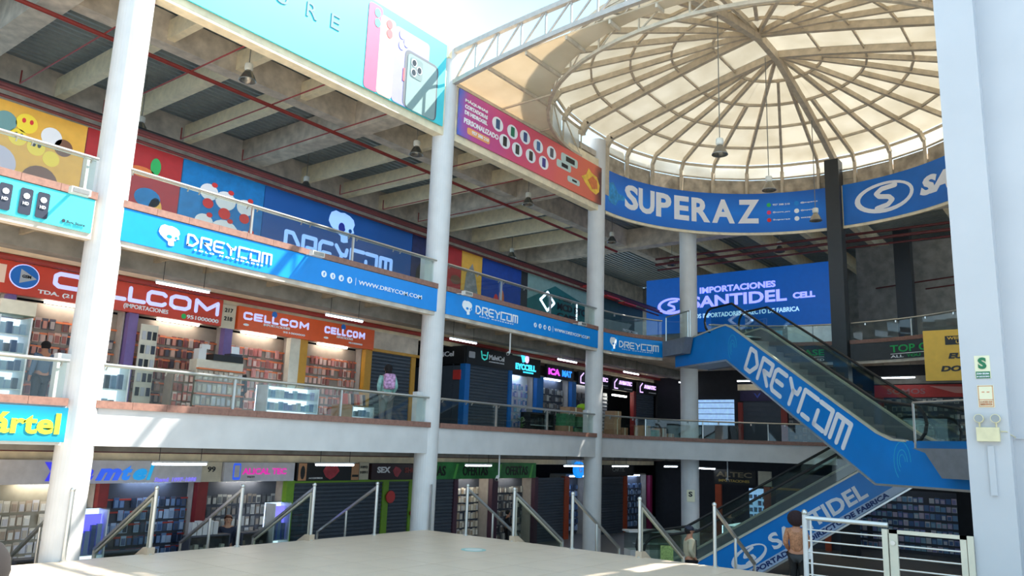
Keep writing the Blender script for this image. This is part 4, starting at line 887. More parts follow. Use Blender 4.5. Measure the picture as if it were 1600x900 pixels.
def stock(key, x0, x1, z0, z1, y, dz, lab, grp, w=.13, h=.19, fx=None, fill=.94, name='phone_case_package', single=False):
    if not single:
        n = int((x1 - x0) / (w + .012)); rows = int((z1 - z0) / dz); b = B(); ids = []; mm = PAL[key]
        for r_ in range(rows):
            for i in range(n):
                if rng.random() > .96: continue
                u = x0 + (i + .5) * (x1 - x0) / n; z = z0 + r_ * dz + .02; hh = h * rng.uniform(.85, 1.05); e = rng.uniform(.02, .06)
                k0 = len(b.f)
                for (a, c, d0, d1, h0, h1) in ((-w / 2, w / 2, 0, .012, 0, hh), (-w * .34, w * .34, .012, .026, hh * .08, hh * .76)):
                    if fx is None: b.box(u + a, u + c, y - e - d1, y - e - d0, z + h0, z + h1)
                    else: b.box(fx - e - d1, fx - e - d0, u + a, u + c, z + h0, z + h1)
                ids += [rng.randrange(len(mm))] * 6 + [rng.randrange(len(mm))] * 6
        o = b.build('phone_case_packages', mm, None, recalc=False)
        for p, k in zip(o.data.polygons, ids): p.material_index = k
        tag(o, lab.replace('phone case package ', 'rows of phone case packages ').replace('small packaged phone case', 'rows of packaged phone cases').replace('small packaged item', 'rows of packaged items'), 'phone cases', None, 'stuff'); return
    n = int((x1 - x0) / (w + .02)); rows = int((z1 - z0) / dz); cnt = 0
    for r_ in range(rows):
        z = z0 + r_ * dz
        for i in range(n):
            if rng.random() > fill or cnt >= 300: continue
            m = PAL[key][rng.randrange(len(PAL[key]))]; hh = h * (1 if rng.random() < .8 else .9)
            me = pack(m, w, hh, key); o = bpy.data.objects.new(name, me); COL.objects.link(o); cnt += 1
            x = x0 + (i + .5) * (x1 - x0) / n
            if fx is None: o.location = (x, y - .03 + rng.uniform(-.015, .01), z + .02); o.rotation_euler = (0, 0, rng.uniform(-.12, .12))
            else: o.location = (fx - .03, x, z + .02); o.rotation_euler = (0, 0, R(-90) + rng.uniform(-.12, .12))
            o['label'] = '%s phone case package, %s row up, %s from left, %s' % (CN.get(m.name, 'coloured'), nm[r_], nm[i], grp); o['category'] = 'phone case'; o['group'] = 'packages in the ' + grp
orange_strip = mat('orange_price_strip', (222, 120, 70), .5, noise=0)
def slatwall(name, lab, x0, x1, z0, z1, y, m, dz, strip=None, grp=None):
    t = thing(name, lab, 'display wall', ((x0 + x1) / 2, y, z0), grp)
    B().box(x0, x1, y, y + .03, z0, z1).build('backboard', m, t)
    if strip:
        z = z0 + .02; p = None
        while z < z1 - .1: B().box(x0, x1, y - .05, y, z - .035, z).build('shelf_strip', strip, t); z += dz
    return t
lampi = mat('shop_light_glow', (250, 246, 235), .5, noise=0, emit=11)
lampb = mat('shop_light_blue', (190, 215, 255), .5, noise=0, emit=11)
def shop(x0, x1, F, key, lab, board_m, strip=None, dz=.26, glow=lampi, y=17.15, w=.115, h=.215, zt=2.22, side=True, single=False):
    lvl = 'middle floor' if F > 0 else 'ground floor'
    slatwall('display_wall', 'stocked back wall of the %s' % lab, x0, x1, F + .05, F + zt, y, board_m, dz, strip)
    if side:
        for xx in (x0 - .03, x1): struct('wall_shop', B().box(xx, xx + .03, YS + .1, y + .03, F, F + zt + .05), dark if board_m in (dark,) else MATS['shop_side'])
    struct('ceiling', B().box(x0, x1, YS + .1, y + .03, F + zt + .05, F + zt + .1), MATS['shop_side'])
    stock(key, x0 + .04, x1 - .04, F + .12, F + zt - .12, y, dz, 'phone case package hung in the %s' % lab, ('red sign shop' if 'red' in lab else 'orange sign shop'), w, h, single=single)
    tag(B().box((x0 + x1) / 2 - .5, (x0 + x1) / 2 + .5, 16.98, 17.05, F + zt, F + zt + .04).build('shop_tube_light', glow), 'glowing tube inside the ' + lab, 'lamp')
mat('shop_side', (170, 160, 150), .7)
sw = mat('slat_board', (150, 134, 118), .6); swd = mat('slat_board_dark', (70, 74, 84), .6); sww = mat('slat_board_white', (214, 218, 220), .5)
def post(x0, x1, F, m, lab, z1=2.25): return tag(B().box(x0, x1, YS - .06, YS + .12, F, F + z1).build('shop_post', m), lab, 'post', 'shop front posts')
def shutter(x0, x1, F, lab, m=shut, z1=2.2, y=YS):
    t = thing('roller_shutter', lab, 'shutter', ((x0 + x1) / 2, y, F))
    b = B(); z = F; n0 = 0
    pf = []
    while z < F + z1 - .01: pf += [(0, z), (-.025, z + .03), (-.025, z + .07), (0, z + .1)]; z += .1
    for dy, zz in pf: b.v += [(x0, y + dy, zz), (x1, y + dy, zz)]
    for i in range(len(pf) - 1): b.f.append((2 * i, 2 * i + 1, 2 * i + 3, 2 * i + 2))
    b.build('curtain', m, t, recalc=False); B().box(x0, x1, y - .03, y + .03, F + z1, F + z1 + .06).build('head_box', m, t); B().box(x0, x1, y - .04, y + .01, F, F + .06).build('bottom_bar', m, t); return t
FS = mY(0, 0, YS - .02)
def sign(x0, x1, z0, z1, m, lab, d=.12, f=FS): return board('shop_sign', lab, f, x0, x1, z0, z1, m, d, 'sign')
FSs = off(FS, .12)
purple = mat('purple_post', (118, 96, 150), .5); ochre = mat('ochre_frame', (196, 142, 48), .5); lime = mat('lime_frame', (112, 152, 40), .5); redf = mat('red_frame', (132, 34, 34), .5); bluf = mat('blue_frame', (22, 104, 176), .5); mauve = mat('mauve_frame', (80, 52, 66), .5); oraf = mat('orange_frame', (176, 74, 40), .5)
sred = mat('sign_red', (204, 66, 44), .45, noise=.03); sora = mat('sign_orange', (226, 92, 40), .45, noise=.03); glowl = mat('pale_lilac_glow', (196, 202, 255), .5, noise=0, emit=.3)
# --- middle floor
shop(4.0, 5.9, F2, 'warm', 'leftmost middle floor shop', sw, orange_strip)
shop(6.1, 8.2, F2, 'warm', 'orange stocked shop behind the first column', sw, orange_strip)
shop(8.45, 10.6, F2, 'warm', 'orange stocked shop under the big red sign', sw, orange_strip, single=True)
shop(10.8, 12.55, F2, 'pink', 'rosy shop under the left half of the orange sign', sw, orange_strip)
shop(13.05, 15.0, F2, 'pink', 'rosy shop under the right half of the orange sign', sw, orange_strip, single=True)
for x0, x1, m, l in ((5.88, 6.03, purple, 'purple shop post at the far left'), (8.25, 8.45, purple, 'purple shop post under the big red sign'), (10.55, 10.76, purple, 'purple shop post at the end of the red sign'), (12.75, 12.99, ochre, 'ochre shop post in the middle of the orange sign'), (12.45, 12.75, mat('cream_pier', (214, 206, 186), .6), 'cream pier beside the ochre post'), (15.0, 15.24, ochre, 'ochre shop post left of the grey shutter'), (16.82, 17.0, ochre, 'ochre shop post right of the grey shutter')): post(x0, x1, F2, m, l)
t = sign(2.5, 10.38, 4.62, 5.24, sred, 'long red shop sign with pale lilac letters and blue round logo')
for ch, x, w in (('C', 6.6, .62), ('E', 7.3, .5), ('L', 7.75, .36), ('L', 8.12, .42), ('C', 8.52, .5), ('O', 9.05, .55), ('M', 9.66, .66)): wide(ch, FSs, x, 4.83 if x > 7 else 4.86, w * .95, .34, glowl, t, .085)
text('TDA. (21', FSs, 6.35, 4.68, .66, .1, wh, t, bold=.03); text('(IMPORTACIONES', FSs, 8.05, 4.67, 1.0, .12, wh, t); shape(FSs, ell(9.43, 4.71, .06, .06, 12), MATS['icon_green'], t, 'contact_icon'); text('951000000', FSs, 9.5, 4.67, .8, .09, wh, t, bold=.02)
shape(FSs, ell(6.08, 4.98, .27, .24, 24), glowl, t, 'round_logo'); shape(FSs, ell(6.08, 4.98, .25, .22, 24), mat('logo_blue', (30, 110, 200), .4, noise=0), t, 'round_logo', z=.01); shape(FSs, [(6.0, 4.84), (6.3, 4.96), (6.0, 5.12)], mat('logo_grey', (170, 180, 190), .4, noise=0), t, 'triangle_logo', z=.018); text('GSM', FSs, 6.03, 4.95, .16, .06, blk, t, z=.026)
shape(FSs, rect(4.9, 5.75, 4.8, 5.15), mat('pale_label', (240, 210, 190), .5, noise=0), t, 'pale_plate')
t = sign(10.42, 10.79, 4.6, 5.16, mat('cream_plate', (206, 196, 172), .6), 'cream number plate between red and orange signs', .05); 
for k, s_ in enumerate(('217', '218')): text(s_, off(FS, .05), 10.48, 4.98 - .2 * k, .22, .1, blk, t)
t = sign(10.82, 15.2, 4.62, 5.18, sora, 'orange shop sign with two glowing lilac names')
for x, w in ((10.95, 1.95), (13.42, 1.42)):
    for q, ch in enumerate('CELLCOM'): wide(ch, FSs, x + w * (0, .15, .3, .42, .54, .69, .85)[q], 4.87, w * (.13, .13, .1, .1, .13, .13, .15)[q], .19, glowl, t, .05)
    text('IMPORTACIONES', FSs, x + .3 * w, 4.79, w * .4, .06, wh, t); text('951000000', FSs, x + .6 * w, 4.69, w * .35, .05, wh, t); shape(FSs, ell(x + .45 * w, 5.11, .08, .08, 14), MATS['logo_blue'], t, 'round_logo')
    shape(FSs, ell(x + .05 * w, 4.75, .08, .03, 12), wh, t, 'oval_badge')
tag(B().box(15.24, 17.1, YS - .02, YS + .1, 4.68, 5.18).build('lintel_panel', conc), 'bare concrete lintel panel above the grey shutter', 'panel')
shutter(15.24, 16.82, F2, 'grey roller shutter in ochre frame behind the person with backpack'); tag(B().box(15.2, 17.2, YS - .1, YS, 4.6, 4.68).build('shutter_lintel', ochre), 'ochre lintel over the grey shutter', 'lintel')
# projecting black kiosk with blue frames
KY = 16.3
fk = mY(0, 0, KY); t = sign(18.75, 21.1, 4.6, 5.16, blackm, 'black kiosk sign with small turquoise emblem right of the second column', .05, fk); fk5 = off(fk, .05)
text('MalviCel', fk5, 19.85, 4.84, .8, .16, whl, t, bold=.02); text('ACCESORIOS PARA CELULAR', fk5, 19.85, 4.75, .8, .04, whl, t); shape(fk5, rrect(18.85, 19.15, 4.8, 5.0, .03), mat('print_silver', (180, 180, 184), .5, noise=0), t, 'square_badge'); tqg = mat('turquoise_glow', (60, 200, 190), .5, noise=0, emit=.3)
strokes([[(19.45, 5.06), (19.5, 4.85), (19.62, 4.8), (19.74, 4.85), (19.78, 5.06)], [(19.55, 4.95), (19.68, 4.95)]], fk5, tqg, t, .04, 'antler_emblem')
fl2 = mX(0, 0, 18.75); t = board('shop_sign', 'black side sign of the kiosk next to the second column', fl2, -18.6, -KY, 4.6, 5.16, blackm, .05, 'sign'); text('MalviCel', off(fl2, .05), -17.75, 4.84, 1.0, .16, whl, t, bold=.02)
shutter(18.98, 21.0, F2, 'wide grey roller shutter between blue posts', y=KY + .05); tag(B().box(18.75, 18.98, KY - .02, KY + .2, F2, 4.6).build('shop_post', bluf), 'blue corner post of the black signed kiosk', 'post', 'shop front posts'); tag(B().box(21.0, 21.17, KY - .02, KY + .2, F2, 4.6).build('shop_post', bluf), 'narrow blue post right of the wide grey shutter', 'post', 'shop front posts')
o = shutter(18.75, 18.76, F2, 'grey side shutter of the kiosk next to the second column'); B().box(18.77, 18.8, KY + .2, 18.5, F2, 4.55).build('side_curtain', shut, o)
tag(B().box(18.7, 18.745, KY + .15, KY + .45, 4.1, 4.4).build('small_sign', MATS['signal_red']), 'small red and white sign on the kiosk side', 'sign')
# black lit signs
def lit_sign(x0, x1, z0, z1, lab, txts, base=blackm):
    t = sign(x0, x1, z0, z1, base, lab, .1)
    for s_, x, z, w, h, m in txts: text(s_, off(FS, .1), x, z, w, h, m, t, bold=.05)
    return t
cyg = mat('cyan_glow', (60, 200, 240), .5, noise=0, emit=.9); mag = mat('magenta_glow', (214, 70, 230), .5, noise=0, emit=.9); vio = mat('violet_glow', (214, 180, 250), .5, noise=0, emit=.8)
t = lit_sign(21.2, 23.35, 4.55, 5.2, 'black sign with glowing cyan letters left of the purple lettered one', [('EYCCELL', 21.85, 4.74, 1.2, .22, cyg), ('IMPORTACIONES', 22.3, 4.65, .6, .05, cyg)])
shape(off(FS, .1), [(22.25, 5.0), (22.15, 5.25), (22.35, 5.3), (22.45, 5.05)], cyg, t, 'cup_emblem'); shape(off(FS, .1), ell(22.5, 5.14, .12, .14, 12), vio, t, 'cup_emblem', z=.01)
lit_sign(23.75, 25.55, 4.62, 5.1, 'black sign with magenta and cyan glowing letters', [('ICA', 23.85, 4.74, .75, .24, mag), ('MAT', 24.75, 4.74, .65, .24, mat('azure_glow', (40, 130, 240), .5, noise=0, emit=.9))])
for x0, x1, w in ((25.9, 28.2, 'left of the third column'), (28.5, 30.2, 'first right of the third column'), (30.7, 32.4, 'second right of the third column')):
    t = lit_sign(x0, x1, 4.55, 5.05, 'black sign with violet glowing letters, ' + w, [('AHMATEC', x0 + .5, 4.8, x1 - x0 - .6, .17, vio), ('ACCESORIOS', x0 + (x1 - x0) * .55, 4.63, (x1 - x0) * .4, .04, whl)])
    strokes([[(x0 + .35, 5.0), (x0 + .15, 4.85), (x0 + .15, 4.62), (x0 + .4, 4.62)]], off(FS, .1), vio, t, .05, 'bracket_emblem')
shop(21.25, 23.2, F2, 'cyan', 'brightly lit pale blue shop', sww, None, glow=lampb); shop(23.7, 25.5, F2, 'grey', 'grey stocked shop under the magenta sign', swd, None, glow=lampb); shop(25.9, 28.0, F2, 'dark', 'dim shop behind the third column', swd, None)
post(23.25, 23.65, F2, bluf, 'blue shop post right of the pale blue shop'); post(25.55, 25.85, F2, bluf, 'blue shop post left of the third column')
slatwall('display_wall', 'empty pale slatwall right of the third column', 28.4, 29.6, F2, F2 + 2.1, 17.6, sww, .15, shut)
tag(B().box(29.5, 30.6, 17.2, 17.3, F2 + 2.0, F2 + 2.06).build('shop_tube_light', lampi), 'glowing tube over the empty slatwall', 'lamp')
shutter(30.7, 32.3, F2, 'dark shutter at the far end of the middle floor row', shut); post(30.4, 30.6, F2, redf, 'dark red post right of the empty slatwall')
# far middle floor shops (plane X = XB)
FXs = mX(0, 0, XB)
def xbox(name, lab, y0, y1, z0, z1, m, cat, dx=.1, grp=None, x=XB): return tag(B().box(x - dx, x, y0, y1, z0, z1).build(name, m), lab, cat, grp)
xbox('lintel_panel', 'cream lintel above the far red framed shutter', 9.9, 12.9, 4.75, 5.0, cream, 'panel'); t = board('shop_sign', 'dim violet sign above the far red framed shutter', FXs, -12.8, -11.3, 4.3, 4.72, mat('dim_violet', (44, 36, 72), .5), .1, 'sign'); text('V', off(FXs, .1), -12.2, 4.42, .3, .2, mat('dim_blue', (60, 80, 170), .5, noise=0), t)
xbox('number_plate', 'cream number plate right of the dim violet sign', 10.75, 11.25, 4.25, 4.7, MATS['cream_plate'], 'sign')
t = thing('roller_shutter', 'far grey roller shutter in a red frame', 'shutter', (XB, 11.8, F2)); b = B(); 
for k in range(20): b.box(XB - .02 - (k % 2) * .02, XB, 11.1, 12.7, F2 + .1 * k, F2 + .1 * k + .1)
b.build('curtain', shut, t, recalc=False)
redfx = mat('brick_red_frame', (150, 60, 52), .5)
xbox('shop_post', 'red post left of the far shutter', 12.7, 12.9, F2, 4.25, redfx, 'post', grp='far shop posts'); xbox('shop_post', 'red post right of the far shutter', 10.85, 11.1, F2, 4.25, redfx, 'post', grp='far shop posts')
tw = thing('display_wall', 'bright blue lit shelves behind the rotunda column', 'display wall', (XB, 14, F2)); B().box(XB - .03, XB, 13.1, 15.0, F2 + .9, F2 + 2.0).build('backboard', mat('blue_white_glow', (150, 190, 235), .5, noise=.2, emit=.5), tw)
for k in range(5): B().box(XB - .15, XB, 13.1, 15.0, F2 + .9 + .24 * k, F2 + .92 + .24 * k).build('shelf', blk, tw)
for k, (y0, y1, F) in enumerate(((8.0, 10.8, F2), (4.0, 7.8, F2), (5.0, 9.8, F1))):
    lab = ('dark far shop under the escalator', 'far shop under the red sign', 'far ground floor shop seen under the escalators')[k]
    tw = thing('display_wall', 'stocked wall of the ' + lab, 'display wall', (XB, (y0 + y1) / 2, F)); B().box(XB - .02, XB, y0, y1, F, F + 2.2).build('backboard', swd, tw)
    stock(('grey', 'grey', 'cyan')[k], y0, y1, F + .1, F + 2.1, 0, .28, 'small packaged phone case hung in the ' + lab, 'packages in the ' + lab, .16, .2, fx=XB)
t = board('shop_sign', 'red far sign with grey letters beside the yellow sign', FXs, -7.5, -4.0, 4.4, 4.86, mat('flag_red', (190, 52, 46), .5), .12, 'sign'); text('SOMOS', off(FXs, .12), -7.05, 4.52, 1.3, .2, mat('faded_letter', (160, 110, 110), .5, noise=0), t, bold=.02)
shape(off(FXs, .12), [(-5.6, 4.8), (-4.0, 4.75), (-4.0, 4.5), (-4.8, 4.55)], mat('flag_pink', (214, 150, 140), .5, noise=0), t, 'swoosh_print'); xbox('lintel_panel', 'grey panel above the red far sign', 4.0, 7.5, 4.9, 5.2, concd, 'panel')
xbox('shop_post', 'brick red post under the red far sign', 7.2, 7.4, F2, 4.4, redfx, 'post', grp='far shop posts')
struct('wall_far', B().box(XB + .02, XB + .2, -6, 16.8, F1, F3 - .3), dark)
# --- ground floor
shop(4.3, 6.1, F1, 'grey', 'leftmost ground floor shop', mat('slat_board_beige', (160, 152, 132), .6), None)
shop(6.2, 8.1, F1, 'cream', 'ground floor shop behind the first column', MATS['slat_board_beige'], None)
shop(8.3, 10.3, F1, 'blue', 'blue stocked shop under the white lit sign', swd, mat('red_price_strip', (170, 60, 50), .5, noise=0), glow=lampb)
shop(10.6, 12.7, F1, 'grey', 'grey stocked shop under the violet lettered sign', swd, None)
for x0, x1, m, l in ((8.1, 8.3, redf, 'dark red post left of the blue stocked shop'), (10.3, 10.55, redf, 'dark red post right of the blue stocked shop'), (12.72, 12.95, lime, 'lime post at the left end of the black signs'), (16.0, 16.22, lime, 'lime post between the two ground floor shutters'), (17.05, 17.25, lime, 'lime post at the right end of the black signs'), (19.02, 19.2, mauve, 'mauve post left of the packed display under the green banner'), (20.9, 21.2, mauve, 'mauve post in the middle of the green banner'), (23.3, 23.5, mauve, 'mauve post at the right end of the green banner'), (25.2, 25.5, oraf, 'orange post left of the third column'), (29.6, 29.9, oraf, 'orange post right of the third column'), (31.9, 32.1, mat('magenta_post', (150, 30, 80), .5), 'magenta post near the rotunda column')): post(x0, x1, F1, m, l)
wsg = mat('white_sign_board', (200, 198, 200), .5)
t = sign(2.5, 10.3, 1.06, 1.52, wsg, 'white ground floor sign with blue slanted glowing letters')
vb = [mat('blue_glow_%s' % 'abcdef'[i], c, .5, noise=0, emit=.5) for i, c in enumerate(((50, 50, 200), (50, 60, 200), (40, 80, 200), (30, 110, 200), (20, 130, 190), (20, 140, 190)))]
for i, (ch, x, w) in enumerate((('Y', 6.95, .55), ('a', 7.55, .36), ('m', 7.95, .52), ('t', 8.48, .22), ('e', 8.72, .3), ('l', 9.02, .16))): text(ch, FSs, x, 1.12, w, {'m': .24, 'a': .24, 'e': .24, 't': .3}.get(ch, .36), vb[i], t, bold=.05, shear=.3)
text('Stand: 1097-1098', FSs, 9.2, 1.08, .98, .09, mat('lilac_small', (130, 120, 230), .5, noise=0, emit=.4), t, shear=.2)
t = sign(10.33, 10.85, 1.06, 1.5, MATS['cream_plate'], 'cream plate between the two white signs', .05); text('99', off(FS, .05), 10.48, 1.28, .2, .12, blk, t)
t = sign(10.87, 12.85, 1.06, 1.5, wsg, 'white sign with violet pink glowing letters and blue phone shape'); pg = mat('pink_violet_glow', (196, 40, 150), .5, noise=0, emit=.5)
text('ALICAL TEC', FSs, 11.35, 1.22, 1.25, .15, pg, t, bold=.03); shape(FSs, rrect(11.1, 11.3, 1.1, 1.48, .03), vb[2], t, 'phone_emblem'); shape(FSs, rect(11.13, 11.27, 1.16, 1.43), wsg, t, 'phone_screen', z=.01); text('Import', FSs, 11.5, 1.14, .2, .05, blk, t)
t = sign(12.93, 15.0, 1.05, 1.5, blackm, 'black sign with red emblem and figure pictures'); skn = mat('print_skin', (190, 140, 100), .5, noise=0); em1 = mat('emblem_red', (176, 60, 70), .5, noise=.2)
shape(FSs, [(13.75, 1.3), (13.85, 1.44), (14.05, 1.4), (14.2, 1.45), (14.3, 1.3), (14.15, 1.15), (14.0, 1.08), (13.85, 1.15)], em1, t, 'heart_emblem'); shape(FSs, rect(12.97, 13.22, 1.06, 1.49), skn, t, 'figure_print'); shape(FSs, ell(13.1, 1.26, .07, .17, 12), blk, t, 'figure_print', z=.01); shape(FSs, rect(14.72, 14.98, 1.06, 1.49), skn, t, 'figure_print'); shape(FSs, rect(14.74, 14.96, 1.14, 1.2), blk, t, 'figure_print', z=.01)
text('ACCESORIOS', FSs, 13.3, 1.1, .45, .04, whl, t)
t = sign(15.05, 15.4, 1.06, 1.52, MATS['cream_plate'], 'cream plate between the two black signs', .05); text('1092', off(FS, .05), 15.1, 1.36, .25, .07, blk, t); text('1091', off(FS, .05), 15.1, 1.22, .25, .07, blk, t)
t = sign(15.45, 17.45, 1.05, 1.48, mat('maroon_black', (48, 26, 32), .5), 'dark maroon sign with pale capital letters'); text('SEX', FSs, 15.65, 1.24, .5, .17, whl, t, bold=.04); text('SHOP', FSs, 16.72, 1.24, .6, .15, mat('dim_red', (130, 50, 44), .5, noise=0), t, bold=.04); shape(FSs, [(16.25, 1.3), (16.35, 1.42), (16.5, 1.38), (16.6, 1.3), (16.45, 1.12), (16.35, 1.15)], em1, t, 'heart_emblem')
shutter(12.95, 16.0, F1, 'wide grey roller shutter with lime frame'); shutter(16.22, 17.05, F1, 'narrow grey roller shutter with lime frame'); tag(B().box(12.7, 17.3, YS - .1, YS, 1.0, 1.06).build('shutter_lintel', lime), 'lime lintel over the ground floor shutters', 'lintel')
for x, z, r_, w in ((16.25, .58, .17, 'large'), (17.15, .1, .08, 'small')):
    tag(B().tube((x, YS - .1, z), (x, YS - .13, z), r_, 20).build('round_sticker', MATS['signal_red']), w + ' round red sticker on the lime post', 'sticker')
t = sign(17.8, 23.3, 1.04, 1.55, mat('banner_green', (50, 132, 66), .5, noise=.2, scale=3), 'green banner with three black words', .06); fo = off(FS, .06)
for x in (17.55, 19.35, 21.55): text('OFERTAS', fo, x if x > 18 else 17.82, 1.14, 1.25 if x > 18 else .9, .3, blk, t, bold=.02) if x > 18 else text('TAS', fo, 17.95, 1.14, .6, .3, blk, t, bold=.02)
lgn = mat('light_green', (90, 180, 80), .5, noise=0)
for x in (18.9, 21.1, 22.9): shape(fo, [(x, 1.05), (x + .15, 1.5), (x + .25, 1.5), (x + .12, 1.05)], lgn, t, 'ray_print', d=.003)
shutter(17.9, 19.0, F1, 'dark grey shutter right of the second column', z1=2.15); shutter(23.5, 25.2, F1, 'dark grey shutter left of the third column', z1=2.15); shutter(27.6, 29.6, F1, 'dark grey shutter right of the third column', z1=2.15)
shop(19.22, 20.88, F1, 'cream', 'cream stocked shop under the green banner', swd, None, y=17.3); shop(21.22, 23.28, F1, 'grey', 'mixed stocked shop under the green banner', swd, None, y=17.3); shop(25.5, 27.4, F1, 'blue', 'blue lit shop behind the third column', swd, None, glow=lampb, y=17.6); shop(30.0, 31.8, F1, 'blue', 'dim blue shop left of the rotunda column', swd, None, glow=lampb)
ci = thing('round_sign', 'round glowing blue sign left of the third column', 'sign', (25.9, YS - .2, 1.0)); B().tube((25.95, YS - .1, 1.32), (25.95, YS - .25, 1.32), .3, 24).build('disc', mat('azure_disc', (20, 120, 220), .5, noise=0, emit=.8), ci); text('G', mY(0, 0, YS - .25), 25.85, 1.22, .2, .22, whl, ci)
t = sign(27.9, 30.4, 1.06, 1.5, blackm, 'dim black sign right of the third column', .06); text('CARTEL', fo, 28.6, 1.24, 1.0, .16, MATS['print_grey'], t)
# far ground floor shop with lettered sign
XA = 30.6
fa = mX(0, 0, XA); t = board('shop_sign', 'dark far sign with dull gold letters above the ground floor counter', fa, -13.2, -11.5, .95, 1.5, blackm, .08, 'sign'); gold = mat('dull_gold', (130, 116, 90), .5, noise=0); text('ALTEC', off(fa, .08), -13.1, 1.22, 1.45, .2, gold, t, bold=.03); text('IMPORTACIONES', off(fa, .08), -13.0, 1.03, 1.25, .1, mat('gold_small', (190, 160, 80), .5, noise=0), t)
for y0, y1, m, l, z1 in ((12.9, 13.15, oraf, 'orange post left of the far lettered shop', 2.1), (10.95, 11.2, oraf, 'orange post right of the far lettered shop', 2.1), (8.8, 9.0, oraf, 'orange post at the far right of the ground floor', 2.1)): xbox('shop_post', l, y0, y1, F1, F1 + z1, m, 'post', grp='far shop posts', x=XA)
xbox('lintel_panel', 'cream number panel right of the dark gold lettered sign', 10.9, 11.4, .95, 1.5, MATS['cream_plate'], 'panel', x=XA); xbox('timber_beam', 'thin ochre beam across the far right ground floor', 7.5, 10.9, .85, .93, ochre, 'beam', x=XA)
tw = thing('display_wall', 'glowing blue white product wall in the far lettered shop', 'display wall', (XA + .5, 11.8, F1)); B().box(XA + .5, XA + .53, 11.3, 12.0, F1 + .5, F1 + 2.0).build('backboard', MATS['blue_white_glow'], tw)
stock('cyan', 11.3, 12.0, F1 + .6, F1 + 1.9, 0, .25, 'small packaged item on the glowing far product wall', 'packages on the glowing far wall', .13, .17, fx=XA + .5)
tw = thing('display_wall', 'grey stocked wall right of the far lettered shop', 'display wall', (XA + .4, 9.9, F1)); B().box(XA + .4, XA + .43, 8.0, 10.9, F1, F1 + 2.0).build('backboard', swd, tw)
stock('grey', 8.0, 10.9, F1 + .6, F1 + 1.9, 0, .27, 'small packaged item on the grey far wall', 'packages on the grey far wall', .14, .2, fx=XA + .4)

# ================================================================ counters, cabinets, boxes
pale_led = mat('white_led_panel', (225, 238, 255), .5, noise=0, emit=.9)
def vitrine(x0, x1, y0, y1, z0, z1, lab, key='blue', glow=True, shelves=2, body=sww, name='glass_counter', cat='counter'):
    t = thing(name, lab, cat, ((x0 + x1) / 2, y0, z0))
    B().box(x0, x1, y0, y1, z0, z0 + .08).build('base', body, t); B().box(x0, x1, y1 - .03, y1, z0 + .08, z1 - .03).build('back_panel', pale_led if glow else body, t)
    for xx in (x0, x1 - .03): B().box(xx, xx + .03, y0, y1, z0 + .08, z1 - .03).build('side_panel', body, t)
    B().box(x0, x1, y0, y1, z1 - .03, z1).build('top', glassd if glow else body, t); B().box(x0 + .03, x1 - .03, y0, y0 + .008, z0 + .08, z1 - .03).build('front_glass', glass, t)
    hh = (z1 - z0 - .12) / shelves
    for k in range(shelves):
        z = z0 + .09 + k * hh; B().box(x0 + .03, x1 - .03, y0 + .02, y1 - .03, z - .012, z).build('shelf', sww, t)
        n = int((x1 - x0) / .13); b = B(); ids = []
        for i in range(n):
            xx = x0 + .06 + i * (x1 - x0 - .1) / n; b.box(xx, xx + .09, y0 + .08, y0 + .16, z, z + hh * rng.uniform(.45, .7)); ids += [rng.randrange(len(PAL[key]))] * 6
        o = b.build('stock', PAL[key], t, recalc=False); o['kind'] = 'stuff'
        for p, q in zip(o.data.polygons, ids): p.material_index = q
    return t
t = vitrine(5.4, 5.95, 15.6, 16.1, F2, 4.1, 'tall white lit display cabinet at the far left of the middle floor', shelves=5, name='display_cabinet', cat='cabinet'); B().box(5.38, 5.97, 15.58, 16.12, 4.1, 4.35).build('header', MATS['cream_pier'], t)
vitrine(7.15, 7.9, 15.7, 16.1, F2, 3.42, 'pale blue lit glass counter just right of the first column')
vitrine(11.15, 12.65, 15.7, 16.15, F2, 3.33, 'long lit glass counter under the orange sign', key='cyan', shelves=3)
vitrine(13.75, 14.5, 15.7, 16.1, F2, 3.0, 'small lit glass counter left of the person with backpack', key='blue')
tag(B().box(13.4, 13.74, 15.7, 16.1, F2, 3.0).build('cardboard_box', cardb), 'brown box against the small lit counter', 'box')
bk = [mat('book_%d' % i, c, .5, noise=0) for i, c in enumerate(((210, 90, 70), (230, 200, 180), (60, 60, 70), (220, 130, 90)))]
for i in range(7): tag(B().prism([(13.65 + i * .1, 15.8, 3.0), (13.68 + i * .1, 15.8, 3.0), (13.62 + i * .1 + .02, 15.8, 3.28), (13.59 + i * .1 + .02, 15.8, 3.28)], (0, .2, 0)).build('leaning_package', bk[i % 4]), 'flat package on the small counter, %s in the leaning row' % nm[i], 'package', 'leaning packages')
# orange rack stand with printer
t = thing('rack_stand', 'orange and cream rack stand with packages carrying the black printer', 'display rack', (10.0, 15.8, F2)); B().box(9.4, 10.55, 15.85, 16.15, F2, 3.72).build('body', MATS['cream_pier'], t)
for k in range(5): B().box(9.4, 10.55, 15.74, 15.85, F2 + .05 + .27 * k, F2 + .08 + .27 * k).build('shelf_strip', orange_strip, t)
stock('cream', 9.42, 10.53, F2 + .08, F2 + 1.4, 15.85, .27, 'small packaged phone case hung on the rack stand under the printer', '', .1, .2)
t = thing('printer', 'black printer with white paper on the rack stand', 'printer', (10.1, 15.95, 3.72)); B().box(9.75, 10.5, 15.8, 16.1, 3.72, 3.86).build('body', blk, t); B().box(10.2, 10.5, 15.85, 16.1, 3.86, 3.92).build('lid', MATS['dark_phone_print'], t); B().prism([(10.25, 15.9, 3.92), (10.45, 15.9, 3.92), (10.5, 16.0, 4.1), (10.3, 16.0, 4.1)], (0, .01, 0)).build('paper', wh, t)
